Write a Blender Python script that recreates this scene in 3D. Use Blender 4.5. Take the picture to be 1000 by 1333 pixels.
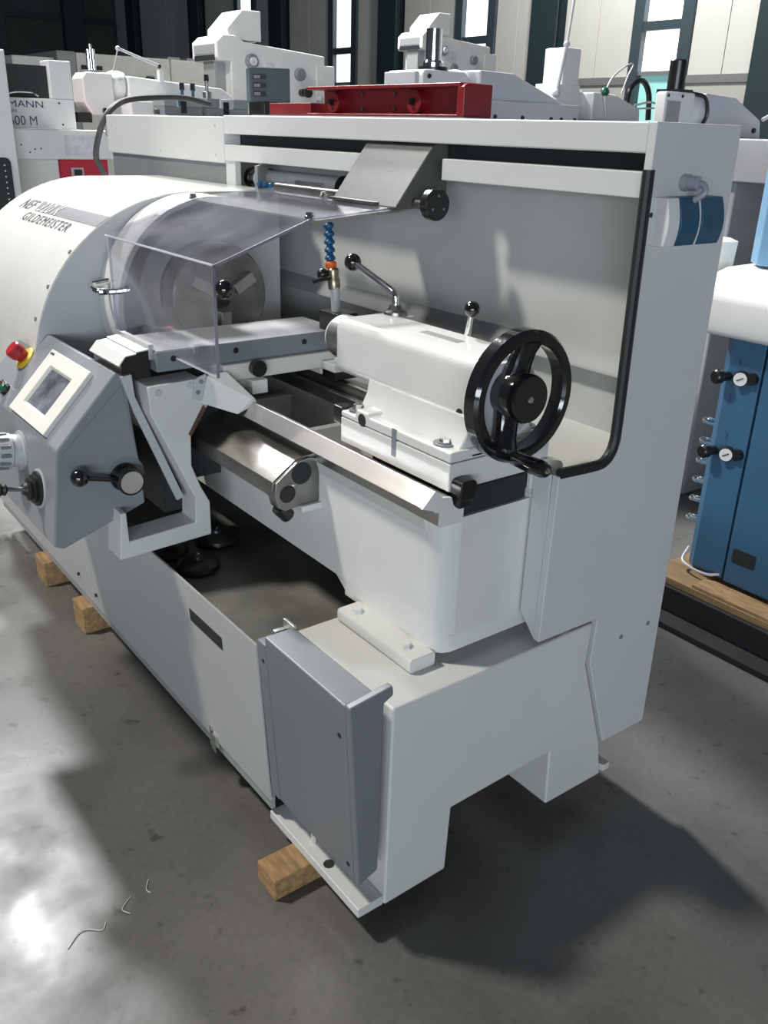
import bpy, bmesh, math, random
from mathutils import Vector, Matrix
random.seed(7)
for o in list(bpy.data.objects):
    bpy.data.objects.remove(o, do_unlink=True)
SC = bpy.context.scene
COL = SC.collection
R = math.radians

# ---------------------------------------------------------------- camera
cam_d = bpy.data.cameras.new('camera')
cam_d.sensor_fit = 'VERTICAL'
cam_d.sensor_height = 36.0
cam_d.lens = 1155.0 / 1333.0 * 36.0
cam_d.clip_start = 0.05
cam_d.clip_end = 200
cam = bpy.data.objects.new('camera', cam_d)
COL.objects.link(cam)
right = Vector((0.60035, 0.79923, 0.02815))
down = Vector((0.33200, -0.21710, -0.91796))
fwd = Vector((-0.72751, 0.56050, -0.39569))
m = Matrix((right, -down, -fwd)).transposed().to_4x4()
m.translation = Vector((1.1214, -0.8374, 1.6122))
cam.matrix_world = m
SC.camera = cam

# ---------------------------------------------------------------- world, lamps, exposure
w = bpy.data.worlds.new('hall_ambient')
SC.world = w
w.use_nodes = True
bg = w.node_tree.nodes['Background']
bg.inputs[0].default_value = (0.70, 0.80, 1.0, 1)
bg.inputs[1].default_value = 0.07


def area(name, loc, target, size, power, color):
    d = bpy.data.lights.new(name, 'AREA')
    d.shape = 'DISK'
    d.size = size
    d.energy = power
    d.color = color
    o = bpy.data.objects.new(name, d)
    COL.objects.link(o)
    o.location = loc
    o.rotation_euler = (Vector(target) - Vector(loc)).to_track_quat('-Z', 'Y').to_euler()
    return o


area('high_bay_light', (-3.6, -3.3, 7.4), (-0.6, 0.3, 0.6), 0.75, 520, (1.0, 0.95, 0.87))
area('high_bay_light', (-8.1, 0.7, 7.4), (-0.8, 0.2, 0.4), 0.7, 540, (0.97, 0.98, 1.0))
area('high_bay_light', (-7.6, 2.5, 7.4), (-0.4, 0.6, 0.4), 0.8, 1150, (0.97, 0.98, 1.0))
area('high_bay_light', (-9.0, 9.6, 7.6), (-9.4, 13.0, 3.0), 1.2, 680, (1.0, 0.98, 0.95))  # extra lamp added to brighten the back wall

fill = area('window_daylight', (10.5, -8.5, 2.1), (-0.5, 0.4, 0.9), 10.0, 1010, (0.80, 0.90, 1.0))  # added unseen fill light for the end faces; no window is built here
fill.data.shape = 'RECTANGLE'
fill.data.size_y = 2.4

SC.view_settings.view_transform = 'Standard'
SC.view_settings.look = 'None'
SC.view_settings.gamma = 1.0
SC.view_settings.use_curve_mapping = False
SC.view_settings.exposure = 0.0


# ---------------------------------------------------------------- materials
def mat(name, col, rough=0.5, metal=0.0, var=0.05, scale=6.0, bump=0.0, bscale=120.0, emit=0.0, coat=0.0, stretch=None):
    mt = bpy.data.materials.new(name)
    mt.use_nodes = True
    nt = mt.node_tree
    b = nt.nodes['Principled BSDF']
    b.inputs['Roughness'].default_value = rough
    b.inputs['Metallic'].default_value = metal
    if coat:
        b.inputs['Coat Weight'].default_value = coat
    tc = nt.nodes.new('ShaderNodeTexCoord')
    src = tc.outputs['Object']
    if stretch:
        mp = nt.nodes.new('ShaderNodeMapping')
        mp.inputs['Scale'].default_value = stretch
        nt.links.new(src, mp.inputs[0])
        src = mp.outputs[0]
    n = nt.nodes.new('ShaderNodeTexNoise')
    n.inputs['Scale'].default_value = scale
    n.inputs['Detail'].default_value = 6
    nt.links.new(src, n.inputs['Vector'])
    r = nt.nodes.new('ShaderNodeValToRGB')
    lo = [max(0, c * (1 - var)) for c in col]
    hi = [min(1, c * (1 + var)) for c in col]
    r.color_ramp.elements[0].position = 0.3
    r.color_ramp.elements[1].position = 0.7
    r.color_ramp.elements[0].color = (*lo, 1)
    r.color_ramp.elements[1].color = (*hi, 1)
    nt.links.new(n.outputs['Fac'], r.inputs[0])
    nt.links.new(r.outputs[0], b.inputs['Base Color'])
    if bump:
        n2 = nt.nodes.new('ShaderNodeTexNoise')
        n2.inputs['Scale'].default_value = bscale
        n2.inputs['Detail'].default_value = 4
        nt.links.new(src, n2.inputs['Vector'])
        bp = nt.nodes.new('ShaderNodeBump')
        bp.inputs['Strength'].default_value = bump
        bp.inputs['Distance'].default_value = 0.002
        nt.links.new(n2.outputs['Fac'], bp.inputs['Height'])
        nt.links.new(bp.outputs[0], b.inputs['Normal'])
    if emit:
        b.inputs['Emission Color'].default_value = (*col, 1)
        b.inputs['Emission Strength'].default_value = emit
    return mt


WHITE = mat('machine_white_paint', (0.66, 0.665, 0.645), 0.38, var=0.025, scale=4, bump=0.06, bscale=260)
CASTW = mat('casting_white_enamel', (0.72, 0.72, 0.69), 0.22, var=0.03, scale=7, bump=0.05, bscale=90, coat=0.3)
COVERW = mat('cover_pale_grey', (0.45, 0.455, 0.45), 0.4, var=0.03, scale=4, bump=0.06, bscale=260)
EDGEM = mat('acrylic_edge', (0.20, 0.19, 0.25), 0.25)
EDGEHI = mat('acrylic_bend_edge', (0.62, 0.62, 0.66), 0.2)  # pale colour paints the bright highlight lines on the guard edges
PLATEW = mat('cover_plate_metal', (0.78, 0.78, 0.77), 0.4, metal=0.3)
PANELW = mat('sheet_white_paint', (0.60, 0.61, 0.605), 0.42, var=0.02, scale=3, bump=0.05, bscale=300)
WALLW = mat('splash_wall_paint', (0.54, 0.55, 0.53), 0.45, var=0.04, scale=5)
GREY = mat('cover_grey_paint', (0.19, 0.205, 0.215), 0.36, var=0.03, scale=5, bump=0.06, bscale=280)
PGREY = mat('control_panel_grey', (0.24, 0.26, 0.28), 0.32, var=0.03, scale=5, bump=0.05, bscale=280)
DGREY = mat('slate_grey_paint', (0.20, 0.225, 0.24), 0.4, var=0.05, scale=6)
TRAPG = mat('brushed_grey_cover', (0.085, 0.084, 0.081), 0.5, metal=0.0, var=0.12, scale=25, stretch=(1, 6, 1))
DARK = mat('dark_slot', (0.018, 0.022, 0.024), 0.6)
BLACK = mat('black_plastic', (0.012, 0.012, 0.013), 0.28, var=0.1)
GLBLACK = mat('black_gloss_enamel', (0.010, 0.010, 0.011), 0.10, coat=0.6, bump=0.1, bscale=150)
RUBBER = mat('black_rubber', (0.014, 0.015, 0.015), 0.5)
STEEL = mat('ground_steel', (0.56, 0.545, 0.52), 0.34, metal=1.0, var=0.12, scale=3, stretch=(1.2, 9, 9), bump=0.04)
DSTEEL = mat('dull_steel', (0.28, 0.275, 0.265), 0.34, metal=1.0, var=0.3, scale=14, bump=0.1)
SHEET = mat('worn_tin_cover', (0.36, 0.345, 0.315), 0.38, metal=1.0, var=0.35, scale=8, stretch=(1, 3, 3), bump=0.05)
CHROME = mat('chrome', (0.80, 0.80, 0.80), 0.10, metal=1.0, var=0.02)
ALU = mat('aluminium', (0.62, 0.62, 0.60), 0.32, metal=0.8, var=0.05, scale=9)
BRASS = mat('brass_valve', (0.36, 0.31, 0.22), 0.35, metal=1.0, var=0.2)
CHIPT = mat('oily_tray', (0.17, 0.168, 0.15), 0.28, var=0.5, scale=5, bump=0.15, bscale=30)
PADB = mat('worn_black_pad', (0.03, 0.032, 0.034), 0.35, var=0.3, scale=20)
RUST = mat('rusty_edge', (0.10, 0.055, 0.035), 0.6, var=0.5, scale=40)
HOSEG = mat('dark_hose', (0.06, 0.06, 0.062), 0.5)
RED = mat('red_paint', (0.20, 0.010, 0.014), 0.35, var=0.15, scale=9)
PINKR = mat('bright_red_paint', (0.50, 0.015, 0.045), 0.4)
REDB = mat('red_button', (0.36, 0.015, 0.02), 0.35)
YELLOW = mat('yellow_collar', (0.75, 0.50, 0.03), 0.4)
GREENB = mat('green_button', (0.01, 0.10, 0.055), 0.3)
BLUE = mat('blue_hose', (0.01, 0.085, 0.20), 0.32)
NAVY = mat('switch_blue', (0.010, 0.075, 0.145), 0.35)
ORANGE = mat('orange_ring', (0.75, 0.13, 0.02), 0.4)
CREAM = mat('cream_bezel', (0.66, 0.65, 0.60), 0.45)
LGREY = mat('light_grey_plastic', (0.50, 0.51, 0.53), 0.4)
KGREY = mat('knob_grey', (0.32, 0.33, 0.37), 0.35)
MBLUE = mat('machine_blue_paint', (0.045, 0.125, 0.22), 0.30, var=0.06, scale=4)
LBLUE = mat('pale_blue_paint', (0.17, 0.33, 0.50), 0.35, var=0.05)
BGW = mat('pale_machine_paint', (0.72, 0.72, 0.71), 0.4, var=0.03)
BGG = mat('lilac_grey_paint', (0.50, 0.51, 0.55), 0.4, var=0.04)
BGM = mat('mid_grey_machine', (0.30, 0.31, 0.31), 0.45, var=0.05)
WOOD = mat('pine_wood', (0.36, 0.22, 0.10), 0.65, var=0.35, scale=5, stretch=(3, 14, 14), bump=0.3, bscale=60)
PLY = mat('pallet_wood', (0.30, 0.19, 0.085), 0.6, var=0.25, scale=5, stretch=(2, 14, 14))
BLKWOOD = mat('black_pallet', (0.012, 0.012, 0.013), 0.7, var=0.4)
INK = mat('grey_ink', (0.07, 0.07, 0.08), 0.5)
BAND = mat('band_grey', (0.15, 0.145, 0.16), 0.6, var=0.02)
INKB = mat('dark_blue_ink', (0.035, 0.04, 0.10), 0.5)
PAPER = mat('paper_plate', (0.62, 0.62, 0.66), 0.5, var=0.12, scale=30)
HALLP = mat('hall_panel', (0.56, 0.56, 0.525), 0.6, var=0.02, scale=1.0)
HALLL = mat('hall_panel_lower', (0.40, 0.40, 0.37), 0.6, var=0.03, scale=1.0)
HALLSHADE = mat('hall_panel_dark', (0.06, 0.072, 0.072), 0.6, var=0.15, scale=0.8)  # hall panel darkened in colour so the left wall looks unlit
POST = mat('hall_post_green_grey', (0.020, 0.036, 0.040), 0.45)
PURL = mat('hall_purlin', (0.17, 0.18, 0.18), 0.5)
FRAME = mat('window_frame_grey', (0.045, 0.065, 0.08), 0.4)
DAY = mat('daylight_pane', (0.93, 0.97, 1.0), 0.3, emit=1.6)
TURQ = mat('turquoise_pane', (0.30, 0.62, 0.60), 0.2, emit=0.35)


def screen_mat():
    mt = mat('touch_screen_glass', (0.16, 0.17, 0.20), 0.10, var=0.6, scale=16)
    return mt


SCREEN = screen_mat()


def clear_mat():
    mt = bpy.data.materials.new('scratched_polycarbonate')
    mt.use_nodes = True
    nt = mt.node_tree
    nt.nodes.remove(nt.nodes['Principled BSDF'])
    out = nt.nodes['Material Output']
    tr = nt.nodes.new('ShaderNodeBsdfTransparent')
    tr.inputs[0].default_value = (0.92, 0.92, 0.95, 1)
    gl = nt.nodes.new('ShaderNodeBsdfGlossy')
    gl.inputs['Roughness'].default_value = 0.06
    gl.inputs['Color'].default_value = (1, 1, 1, 1)
    df = nt.nodes.new('ShaderNodeBsdfDiffuse')
    df.inputs[0].default_value = (0.62, 0.62, 0.70, 1)
    tc = nt.nodes.new('ShaderNodeTexCoord')
    n = nt.nodes.new('ShaderNodeTexNoise')
    n.inputs['Scale'].default_value = 7
    n.inputs['Detail'].default_value = 8
    nt.links.new(tc.outputs['Object'], n.inputs['Vector'])
    mr = nt.nodes.new('ShaderNodeMapRange')
    mr.inputs[1].default_value = 0.35
    mr.inputs[2].default_value = 0.75
    mr.inputs[3].default_value = 0.03
    mr.inputs[4].default_value = 0.17
    nt.links.new(n.outputs['Fac'], mr.inputs[0])
    m1 = nt.nodes.new('ShaderNodeMixShader')
    nt.links.new(mr.outputs[0], m1.inputs[0])
    nt.links.new(tr.outputs[0], m1.inputs[1])
    nt.links.new(df.outputs[0], m1.inputs[2])
    lw = nt.nodes.new('ShaderNodeLayerWeight')
    lw.inputs[0].default_value = 0.25
    fr = nt.nodes.new('ShaderNodeMapRange')
    fr.inputs[3].default_value = 0.03
    fr.inputs[4].default_value = 0.55
    nt.links.new(lw.outputs['Facing'], fr.inputs[0])
    m2 = nt.nodes.new('ShaderNodeMixShader')
    nt.links.new(fr.outputs[0], m2.inputs[0])
    nt.links.new(m1.outputs[0], m2.inputs[1])
    nt.links.new(gl.outputs[0], m2.inputs[2])
    nt.links.new(m2.outputs[0], out.inputs[0])
    return mt


CLEAR = clear_mat()


def floor_mat():
    mt = bpy.data.materials.new('polished_concrete')
    mt.use_nodes = True
    nt = mt.node_tree
    b = nt.nodes['Principled BSDF']
    tc = nt.nodes.new('ShaderNodeTexCoord')

    def noise(s, d, off=0.0):
        n = nt.nodes.new('ShaderNodeTexNoise')
        n.inputs['Scale'].default_value = s
        n.inputs['Detail'].default_value = d
        mp = nt.nodes.new('ShaderNodeMapping')
        mp.inputs['Location'].default_value = (off, off * 2, 0)
        nt.links.new(tc.outputs['Object'], mp.inputs[0])
        nt.links.new(mp.outputs[0], n.inputs['Vector'])
        return n

    def ramp(src, p0, c0, p1, c1):
        r = nt.nodes.new('ShaderNodeValToRGB')
        r.color_ramp.elements[0].position = p0
        r.color_ramp.elements[1].position = p1
        r.color_ramp.elements[0].color = (*c0, 1)
        r.color_ramp.elements[1].color = (*c1, 1)
        nt.links.new(src.outputs['Fac'], r.inputs[0])
        return r

    def mul(a, c, f=1.0):
        x = nt.nodes.new('ShaderNodeMixRGB')
        x.blend_type = 'MULTIPLY'
        x.inputs[0].default_value = f
        nt.links.new(a.outputs[0], x.inputs[1])
        nt.links.new(c.outputs[0], x.inputs[2])
        return x
    base = ramp(noise(1.6, 9), 0.32, (0.100, 0.097, 0.091), 0.70, (0.190, 0.183, 0.172))
    fine = ramp(noise(55, 4), 0.30, (0.86, 0.86, 0.86), 0.62, (1.0, 1.0, 1.0))
    spots = ramp(noise(17, 3, 3.1), 0.27, (0.50, 0.49, 0.47), 0.36, (1, 1, 1))
    c = mul(mul(base, fine), spots)
    nt.links.new(c.outputs[0], b.inputs['Base Color'])
    rr = ramp(noise(5, 8, 1.7), 0.3, (0.24, 0.24, 0.24), 0.72, (0.46, 0.46, 0.46))
    nt.links.new(rr.outputs[0], b.inputs['Roughness'])
    bp = nt.nodes.new('ShaderNodeBump')
    bp.inputs['Strength'].default_value = 0.12
    bp.inputs['Distance'].default_value = 0.004
    nt.links.new(noise(22, 6, 5.0).outputs['Fac'], bp.inputs['Height'])
    nt.links.new(bp.outputs[0], b.inputs['Normal'])
    return mt


FLOOR = floor_mat()


# ---------------------------------------------------------------- mesh helpers
def box(bm, x0, x1, y0, y1, z0, z1):
    v = [bm.verts.new((x, y, z)) for x in (x0, x1) for y in (y0, y1) for z in (z0, z1)]
    for f in ((0, 1, 3, 2), (4, 6, 7, 5), (0, 4, 5, 1), (2, 3, 7, 6), (0, 2, 6, 4), (1, 5, 7, 3)):
        bm.faces.new([v[i] for i in f])
    return bm


def prism(bm, pts, axis, a0, a1):
    """extrude a 2D outline along an axis; pts are the other two coordinates in xyz order"""
    def P(p, a):
        return {'x': (a, p[0], p[1]), 'y': (p[0], a, p[1]), 'z': (p[0], p[1], a)}[axis]
    A = [bm.verts.new(P(p, a0)) for p in pts]
    B = [bm.verts.new(P(p, a1)) for p in pts]
    n = len(pts)
    bm.faces.new(A)
    bm.faces.new(list(reversed(B)))
    for i in range(n):
        j = (i + 1) % n
        bm.faces.new((A[i], B[i], B[j], A[j]))
    return bm


def frame_of(d):
    d = Vector(d).normalized()
    up = Vector((0, 0, 1)) if abs(d.z) < 0.95 else Vector((0, 1, 0))
    a = d.cross(up).normalized()
    return d, a, a.cross(d)


def spin(bm, prof, p0, d, n=28, cap=True):
    """surface of revolution: prof = [(distance along d, radius)]"""
    p0 = Vector(p0)
    d, a, b = frame_of(d)
    rings = []
    for t, r in prof:
        if r < 1e-6:
            rings.append([bm.verts.new(p0 + d * t)])
        else:
            rings.append([bm.verts.new(p0 + d * t + (a * math.cos(q) + b * math.sin(q)) * r)
                          for q in [2 * math.pi * i / n for i in range(n)]])
    for A, B in zip(rings, rings[1:]):
        for i in range(n):
            j = (i + 1) % n
            if len(A) == 1 and len(B) == 1:
                continue
            if len(A) == 1:
                bm.faces.new((A[0], B[i], B[j]))
            elif len(B) == 1:
                bm.faces.new((A[i], B[0], A[j]))
            else:
                bm.faces.new((A[i], B[i], B[j], A[j]))
    if cap:
        for ring in (rings[0], rings[-1]):
            if len(ring) > 2:
                bm.faces.new(ring)
    return bm


def cyl(bm, p0, p1, r, r1=None, n=24):
    d = Vector(p1) - Vector(p0)
    return spin(bm, [(0, r), (d.length, r if r1 is None else r1)], p0, d, n)


def ball(bm, c, r, n=20, sz=1.0):
    k = 10
    return spin(bm, [(-r * sz * math.cos(math.pi * i / k), r * math.sin(math.pi * i / k)) for i in range(k + 1)], c, (0, 0, 1), n, False)


def smooth_path(pts, n=8):
    out = []
    P = [Vector(p) for p in pts]
    P = [P[0] * 2 - P[1]] + P + [P[-1] * 2 - P[-2]]
    for i in range(1, len(P) - 2):
        for k in range(n):
            t = k / n
            a, b, c, d = P[i - 1], P[i], P[i + 1], P[i + 2]
            out.append(0.5 * ((2 * b) + (c - a) * t + (2 * a - 5 * b + 4 * c - d) * t * t + (3 * b - a - 3 * c + d) * t ** 3))
    out.append(P[-2])
    return out


def tube(bm, pts, r, n=10, smooth=True, k=8):
    pts = smooth_path(pts, k) if smooth else [Vector(p) for p in pts]
    rings = []
    prev = None
    for i, p in enumerate(pts):
        d = (pts[min(i + 1, len(pts) - 1)] - pts[max(i - 1, 0)]).normalized()
        if prev is None:
            _, a, b = frame_of(d)
        else:
            a = (prev - d * prev.dot(d)).normalized()
            b = a.cross(d)
        prev = a
        rings.append([bm.verts.new(p + (a * math.cos(q) + b * math.sin(q)) * r) for q in [2 * math.pi * j / n for j in range(n)]])
    for A, B in zip(rings, rings[1:]):
        for i in range(n):
            j = (i + 1) % n
            bm.faces.new((A[i], B[i], B[j], A[j]))
    bm.faces.new(rings[0])
    bm.faces.new(rings[-1])
    return bm


def rrect(x0, x1, y0, y1, r, n=5):
    out = []
    for cx, cy, a in ((x1 - r, y1 - r, 0), (x0 + r, y1 - r, 90), (x0 + r, y0 + r, 180), (x1 - r, y0 + r, 270)):
        for i in range(n + 1):
            q = R(a + 90 * i / n)
            out.append((cx + r * math.cos(q), cy + r * math.sin(q)))
    return out


OFF = {}


def finish(name, bm, material, bevel=0.0, seg=2):
    bmesh.ops.recalc_face_normals(bm, faces=bm.faces)
    me = bpy.data.meshes.new(name)
    bm.to_mesh(me)
    bm.free()
    me.materials.append(material)
    me.polygons.foreach_set('use_smooth', [True] * len(me.polygons))
    me.set_sharp_from_angle(angle=R(32))
    o = bpy.data.objects.new(name, me)
    COL.objects.link(o)
    if bevel:
        b = o.modifiers.new('bevel', 'BEVEL')
        b.width = bevel
        b.segments = seg
        b.limit_method = 'ANGLE'
        b.angle_limit = R(35)
        b.harden_normals = True
    return o


def part(name, bm, material, parent, bevel=0.0, label=None, seg=2):
    o = finish(name, bm, material, bevel, seg)
    o.parent = parent
    o.location = -OFF.get(parent.name, Vector((0, 0, 0)))
    if label:
        o['label'] = label
    return o


def thing(name, label, cat, loc=(0, 0, 0), group=None):
    o = bpy.data.objects.new(name, None)
    o.empty_display_size = 0.1
    COL.objects.link(o)
    o.location = loc
    OFF[o.name] = Vector(loc)
    o['label'] = label
    o['category'] = cat
    if group:
        o['group'] = group
    return o


def tag(o, label, cat, group=None):
    o['label'] = label
    o['category'] = cat
    if group:
        o['group'] = group
    return o


def struct(o):
    o['kind'] = 'structure'
    return o


def again(src, delta, parent):
    """a copy of a part (shares its mesh), shifted in world space"""
    c = src.copy()
    COL.objects.link(c)
    c.parent = parent
    c.location = src.location + Vector(delta)
    return c


def NB():
    return bmesh.new()


def text(name, body, size, material, parent, fn, bold=False, shear=0.0, align='LEFT', sx=1.0, spacing=1.0):
    cu = bpy.data.curves.new(name, 'FONT')
    cu.body = body
    cu.size = size
    cu.shear = shear
    cu.align_x = align
    cu.fill_mode = 'FRONT'
    cu.resolution_u = 3
    cu.space_character = spacing
    if bold:
        cu.offset = size * 0.007
    t = bpy.data.objects.new(name + '_tmp', cu)
    COL.objects.link(t)
    dg = bpy.context.evaluated_depsgraph_get()
    me = bpy.data.meshes.new_from_object(t.evaluated_get(dg))
    bpy.data.objects.remove(t)
    for v in me.vertices:
        v.co = Vector(fn(v.co.x * sx, v.co.y))
    me.materials.clear()
    me.materials.append(material)
    me.name = name
    o = bpy.data.objects.new(name, me)
    COL.objects.link(o)
    o.parent = parent
    o.location = -OFF.get(parent.name, Vector((0, 0, 0)))
    return o


# ================================================================ HALL
struct(finish('floor', box(NB(), -36, 12, -12, 15, -0.2, 0.0), FLOOR))

YW = 13.0
wall = struct(finish('wall_back', box(NB(), -33.6, 12, YW + 0.12, YW + 0.3, 0, 9), HALLP))
OFF['wall_back'] = Vector((0, 0, 0))
# bays: post centre, window centre
posts = [-7.35 + 4.8 * 2, -7.35 + 4.8, -7.35, -12.13, -16.98, -21.88, -26.7, -31.5]
wins = [-9.58 + 9.5, -9.58 + 4.75, -9.58, -14.25, -19.03, -23.86]
pm = None
for px_ in posts:
    b = NB()
    box(b, px_ - 0.33, px_ + 0.33, YW - 0.25, YW - 0.21, 0, 9)
    box(b, px_ - 0.33, px_ + 0.33, YW + 0.08, YW + 0.12, 0, 9)
    box(b, px_ - 0.05, px_ + 0.05, YW - 0.21, YW + 0.08, 0, 9)
    o = part('steel_post', b, POST, wall)
edges = sorted([(p - 0.33, p + 0.33) for p in posts] + [(q - 0.60, q + 0.60) for q in wins])
for (a0, a1), (b0, b1) in zip(edges, edges[1:]):
    if b0 - a1 < 0.1:
        continue
    k = 2
    wd = (b0 - a1) / k
    for i in range(k):
        bb = NB()
        box(bb, a1 + i * wd + 0.006, a1 + (i + 1) * wd - 0.006, YW, YW + 0.12, 2.58, 9)
        part('wall_panel', bb, HALLP, wall, 0.006)
    bb = NB()
    box(bb, a1, b0, YW, YW + 0.12, 0, 2.46)
    part('wall_panel', bb, HALLL, wall)
    bb = NB()
    box(bb, a1, b0, YW - 0.03, YW + 0.12, 2.46, 2.58)
    part('purlin', bb, PURL, wall)
for i, q in enumerate(wins):
    b = NB()
    box(b, q - 0.60, q - 0.385, YW - 0.06, YW + 0.12, 0.8, 9)
    box(b, q + 0.385, q + 0.60, YW - 0.06, YW + 0.12, 0.8, 9)
    box(b, q - 0.385, q + 0.385, YW - 0.04, YW + 0.12, 3.28, 3.42)
    box(b, q - 0.385, q + 0.385, YW - 0.04, YW + 0.12, 0.8, 1.0)
    box(b, q - 0.385, q + 0.385, YW - 0.04, YW + 0.12, 6.0, 6.15)
    wo = struct(finish('window_%d' % (i + 1), b, FRAME))
    OFF[wo.name] = Vector((0, 0, 0))
    for z0, z1, mm in ((1.0, 2.60, TURQ), (2.66, 3.28, DAY), (3.42, 6.0, DAY), (6.15, 9.0, DAY)):
        part('window_pane', box(NB(), q - 0.385, q + 0.385, YW + 0.06, YW + 0.08, z0, z1), mm, wo)
    part('window_ledge', box(NB(), q - 0.385, q + 0.385, YW - 0.02, YW + 0.1, 2.60, 2.66), ALU, wo)
wl = struct(finish('wall_left', box(NB(), -33.9, -33.6, -12, 13.3, 0, 9), HALLSHADE))
OFF['wall_left'] = Vector((0, 0, 0))
for yy in (11.5, 8.8, 6.1, 3.4):
    part('steel_post', box(NB(), -33.6, -33.3, yy - 0.35, yy + 0.35, 0, 9), POST, wl)
part('purlin', box(NB(), -33.6, -33.5, -12, 13, 4.75, 4.95), POST, wl)

# ================================================================ LATHE
LA = thing('lathe', 'large white metal turning lathe with black handwheel and clear chuck guard', 'lathe', (-1.2, 0.45, 0.0))

# ---- base, tailstock end
end_prof = [(0.064, 0.573), (0.060, 0.060), (0.235, 0.064), (0.241, 0.238), (0.552, 0.249), (0.560, 0.085),
            (0.765, 0.083), (0.742, 0.195), (0.645, 0.465), (0.651, 0.573)]
base = part('base_casting', prism(NB(), end_prof, 'x', -0.36, 0.0), WHITE, LA, 0.006, 'white painted cast base at the tailstock end')
b = NB()
box(b, -0.375, -0.004, -0.007, 0.0605, 0.060, 0.085)
ft = part('foot_plate', b, WHITE, LA, 0.003)
part('fixing_hole', cyl(NB(), (-0.148, 0.014, 0.0845), (-0.148, 0.014, 0.0862), 0.0125), DARK, ft)
part('jack_bolt', spin(NB(), [(0, 0.009), (0.03, 0.009), (0.034, 0.006)], (-0.225, 0.026, 0.085), (0, 0, 1), 14), CHROME, ft)
part('base_toe', prism(NB(), [(-0.14, 0.74), (0.0, 0.775), (0.0, 0.80), (-0.14, 0.80)], 'z', 0.085, 0.105), WHITE, LA, 0.002)
# rear support blocks under base (grey square bar the rear foot stands on)
# ---- base, long body
b = NB()
box(b, -2.60, -0.36, -0.010, 0.0, 0.10, 0.50)
box(b, -2.60, -0.36, 0.03, 0.60, 0.10, 0.16)
box(b, -2.60, -0.36, 0.56, 0.60, 0.16, 0.60)
box(b, -2.60, -1.78, 0.03, 0.56, 0.16, 0.60)
part('base_trough', b, BGM, LA)
part('chip_tray', prism(NB(), [(-0.034, 0.50), (0.56, 0.50), (0.56, 0.51), (-0.034, 0.51)], 'x', -1.78, -0.362), CHIPT, LA, 0, 'dark oily coolant tray')
fp = [(-0.044, 0.578), (-0.018, 0.135), (-0.012, 0.135), (-0.038, 0.578)]
fpan = part('front_cover', prism(NB(), fp, 'x', -1.48, -0.351), COVERW, LA, 0.0015)
part('front_cover', prism(NB(), fp, 'x', -2.62, -1.484), COVERW, LA, 0.0015)
part('vent_slot', prism(NB(), [(-0.0415, 0.507), (-0.0395, 0.473), (-0.036, 0.473), (-0.038, 0.507)], 'x', -0.693, -0.523), DARK, fpan)
b = NB()
box(b, -0.655, -0.645, -0.024, -0.016, 0.112, 0.17)
box(b, -0.640, -0.618, -0.026, -0.014, 0.105, 0.155)
part('cover_clip', b, CHROME, fpan)
for xx, zz in ((-1.46, 0.19), (-1.62, 0.2)):
    part('screw', cyl(NB(), (xx, -0.028, zz), (xx, -0.0225, zz), 0.006, n=10), BLACK, fpan)

# ---- grey end cover
cp = [(-0.044, 0.618), (-0.014, 0.165), (0.035, 0.183), (0.038, 0.560), (0.030, 0.618)]
cov = part('end_cover', prism(NB(), cp, 'x', -0.312, -0.012), GREY, LA, 0.004, 'grey sheet metal cover over the base corner')
part('end_plate', prism(NB(), [(-0.044, 0.621), (-0.014, 0.165), (0.035, 0.183), (0.037, 0.600), (0.060, 0.612), (0.058, 0.634)], 'x', -0.012, 0.006), GREY, cov, 0.004)
part('side_strip', prism(NB(), [(-0.043, 0.595), (-0.016, 0.165), (0.03, 0.165), (0.03, 0.595)], 'x', -0.347, -0.312), GREY, cov, 0.003)
b = NB()
box(b, -0.345, -0.332, -0.005, 0.030, 0.575, 0.606)
box(b, -0.345, -0.300, 0.022, 0.030, 0.575, 0.626)
part('latch_bracket', b, ALU, cov, 0.002)
for xx, zz in ((-0.325, 0.55), (-0.325, 0.205), (-0.035, 0.585 - 0.05), (-0.03, 0.20)):
    yy = -0.044 + (0.618 - zz) * 0.030 / 0.453
    part('screw_hole', cyl(NB(), (xx, yy - 0.0012, zz), (xx, yy + 0.004, zz), 0.0055, n=12), DARK, cov)

# ---- bed
plan = [(-1.75, 0.225), (-0.115, 0.225), (-0.088, 0.234), (-0.072, 0.25), (-0.066, 0.268), (-0.066, 0.517), (-1.75, 0.517)]
b = NB()
# front web with its leg, seen from the side (arched underside), rounded at the tailstock end
leg_in = 0.275
prism(b, [(-1.75, 0.225), (-0.115, 0.225), (-0.088, 0.234), (-0.072, 0.25), (-0.066, 0.275), (-1.75, 0.275)], 'z', 0.637, 0.902)
legplan = [(-0.400, 0.2255), (-0.115, 0.2255), (-0.088, 0.2345), (-0.072, 0.2505), (-0.0662, 0.268), (-0.0662, 0.5165), (-0.400, 0.5165)]
prism(b, legplan, 'z', 0.598, 0.638)
box(b, -1.75, -0.066, 0.465, 0.517, 0.637, 0.935)
box(b, -1.75, -0.090, 0.274, 0.466, 0.640, 0.76)
box(b, -0.0905, -0.066, 0.2745, 0.4655, 0.637, 0.908)
for xr in (-0.40, -0.72, -1.04, -1.36):
    box(b, xr - 0.012, xr + 0.012, 0.274, 0.466, 0.755, 0.90)
prism(b, [(-0.44, 0.6375), (-0.385, 0.600), (-0.385, 0.6375)], 'y', 0.2258, 0.5163)
bed = part('bed_casting', b, CASTW, LA, 0, 'white cast lathe bed')
b = NB()
prism(b, rrect(0.165, 0.235, 0.573, 0.606, 0.008, 3), 'x', -0.345, -0.076)
box(b, -0.345, -0.13, 0.20, 0.52, 0.573, 0.602)
fl = part('bed_foot', b, CASTW, LA, 0.003)
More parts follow.
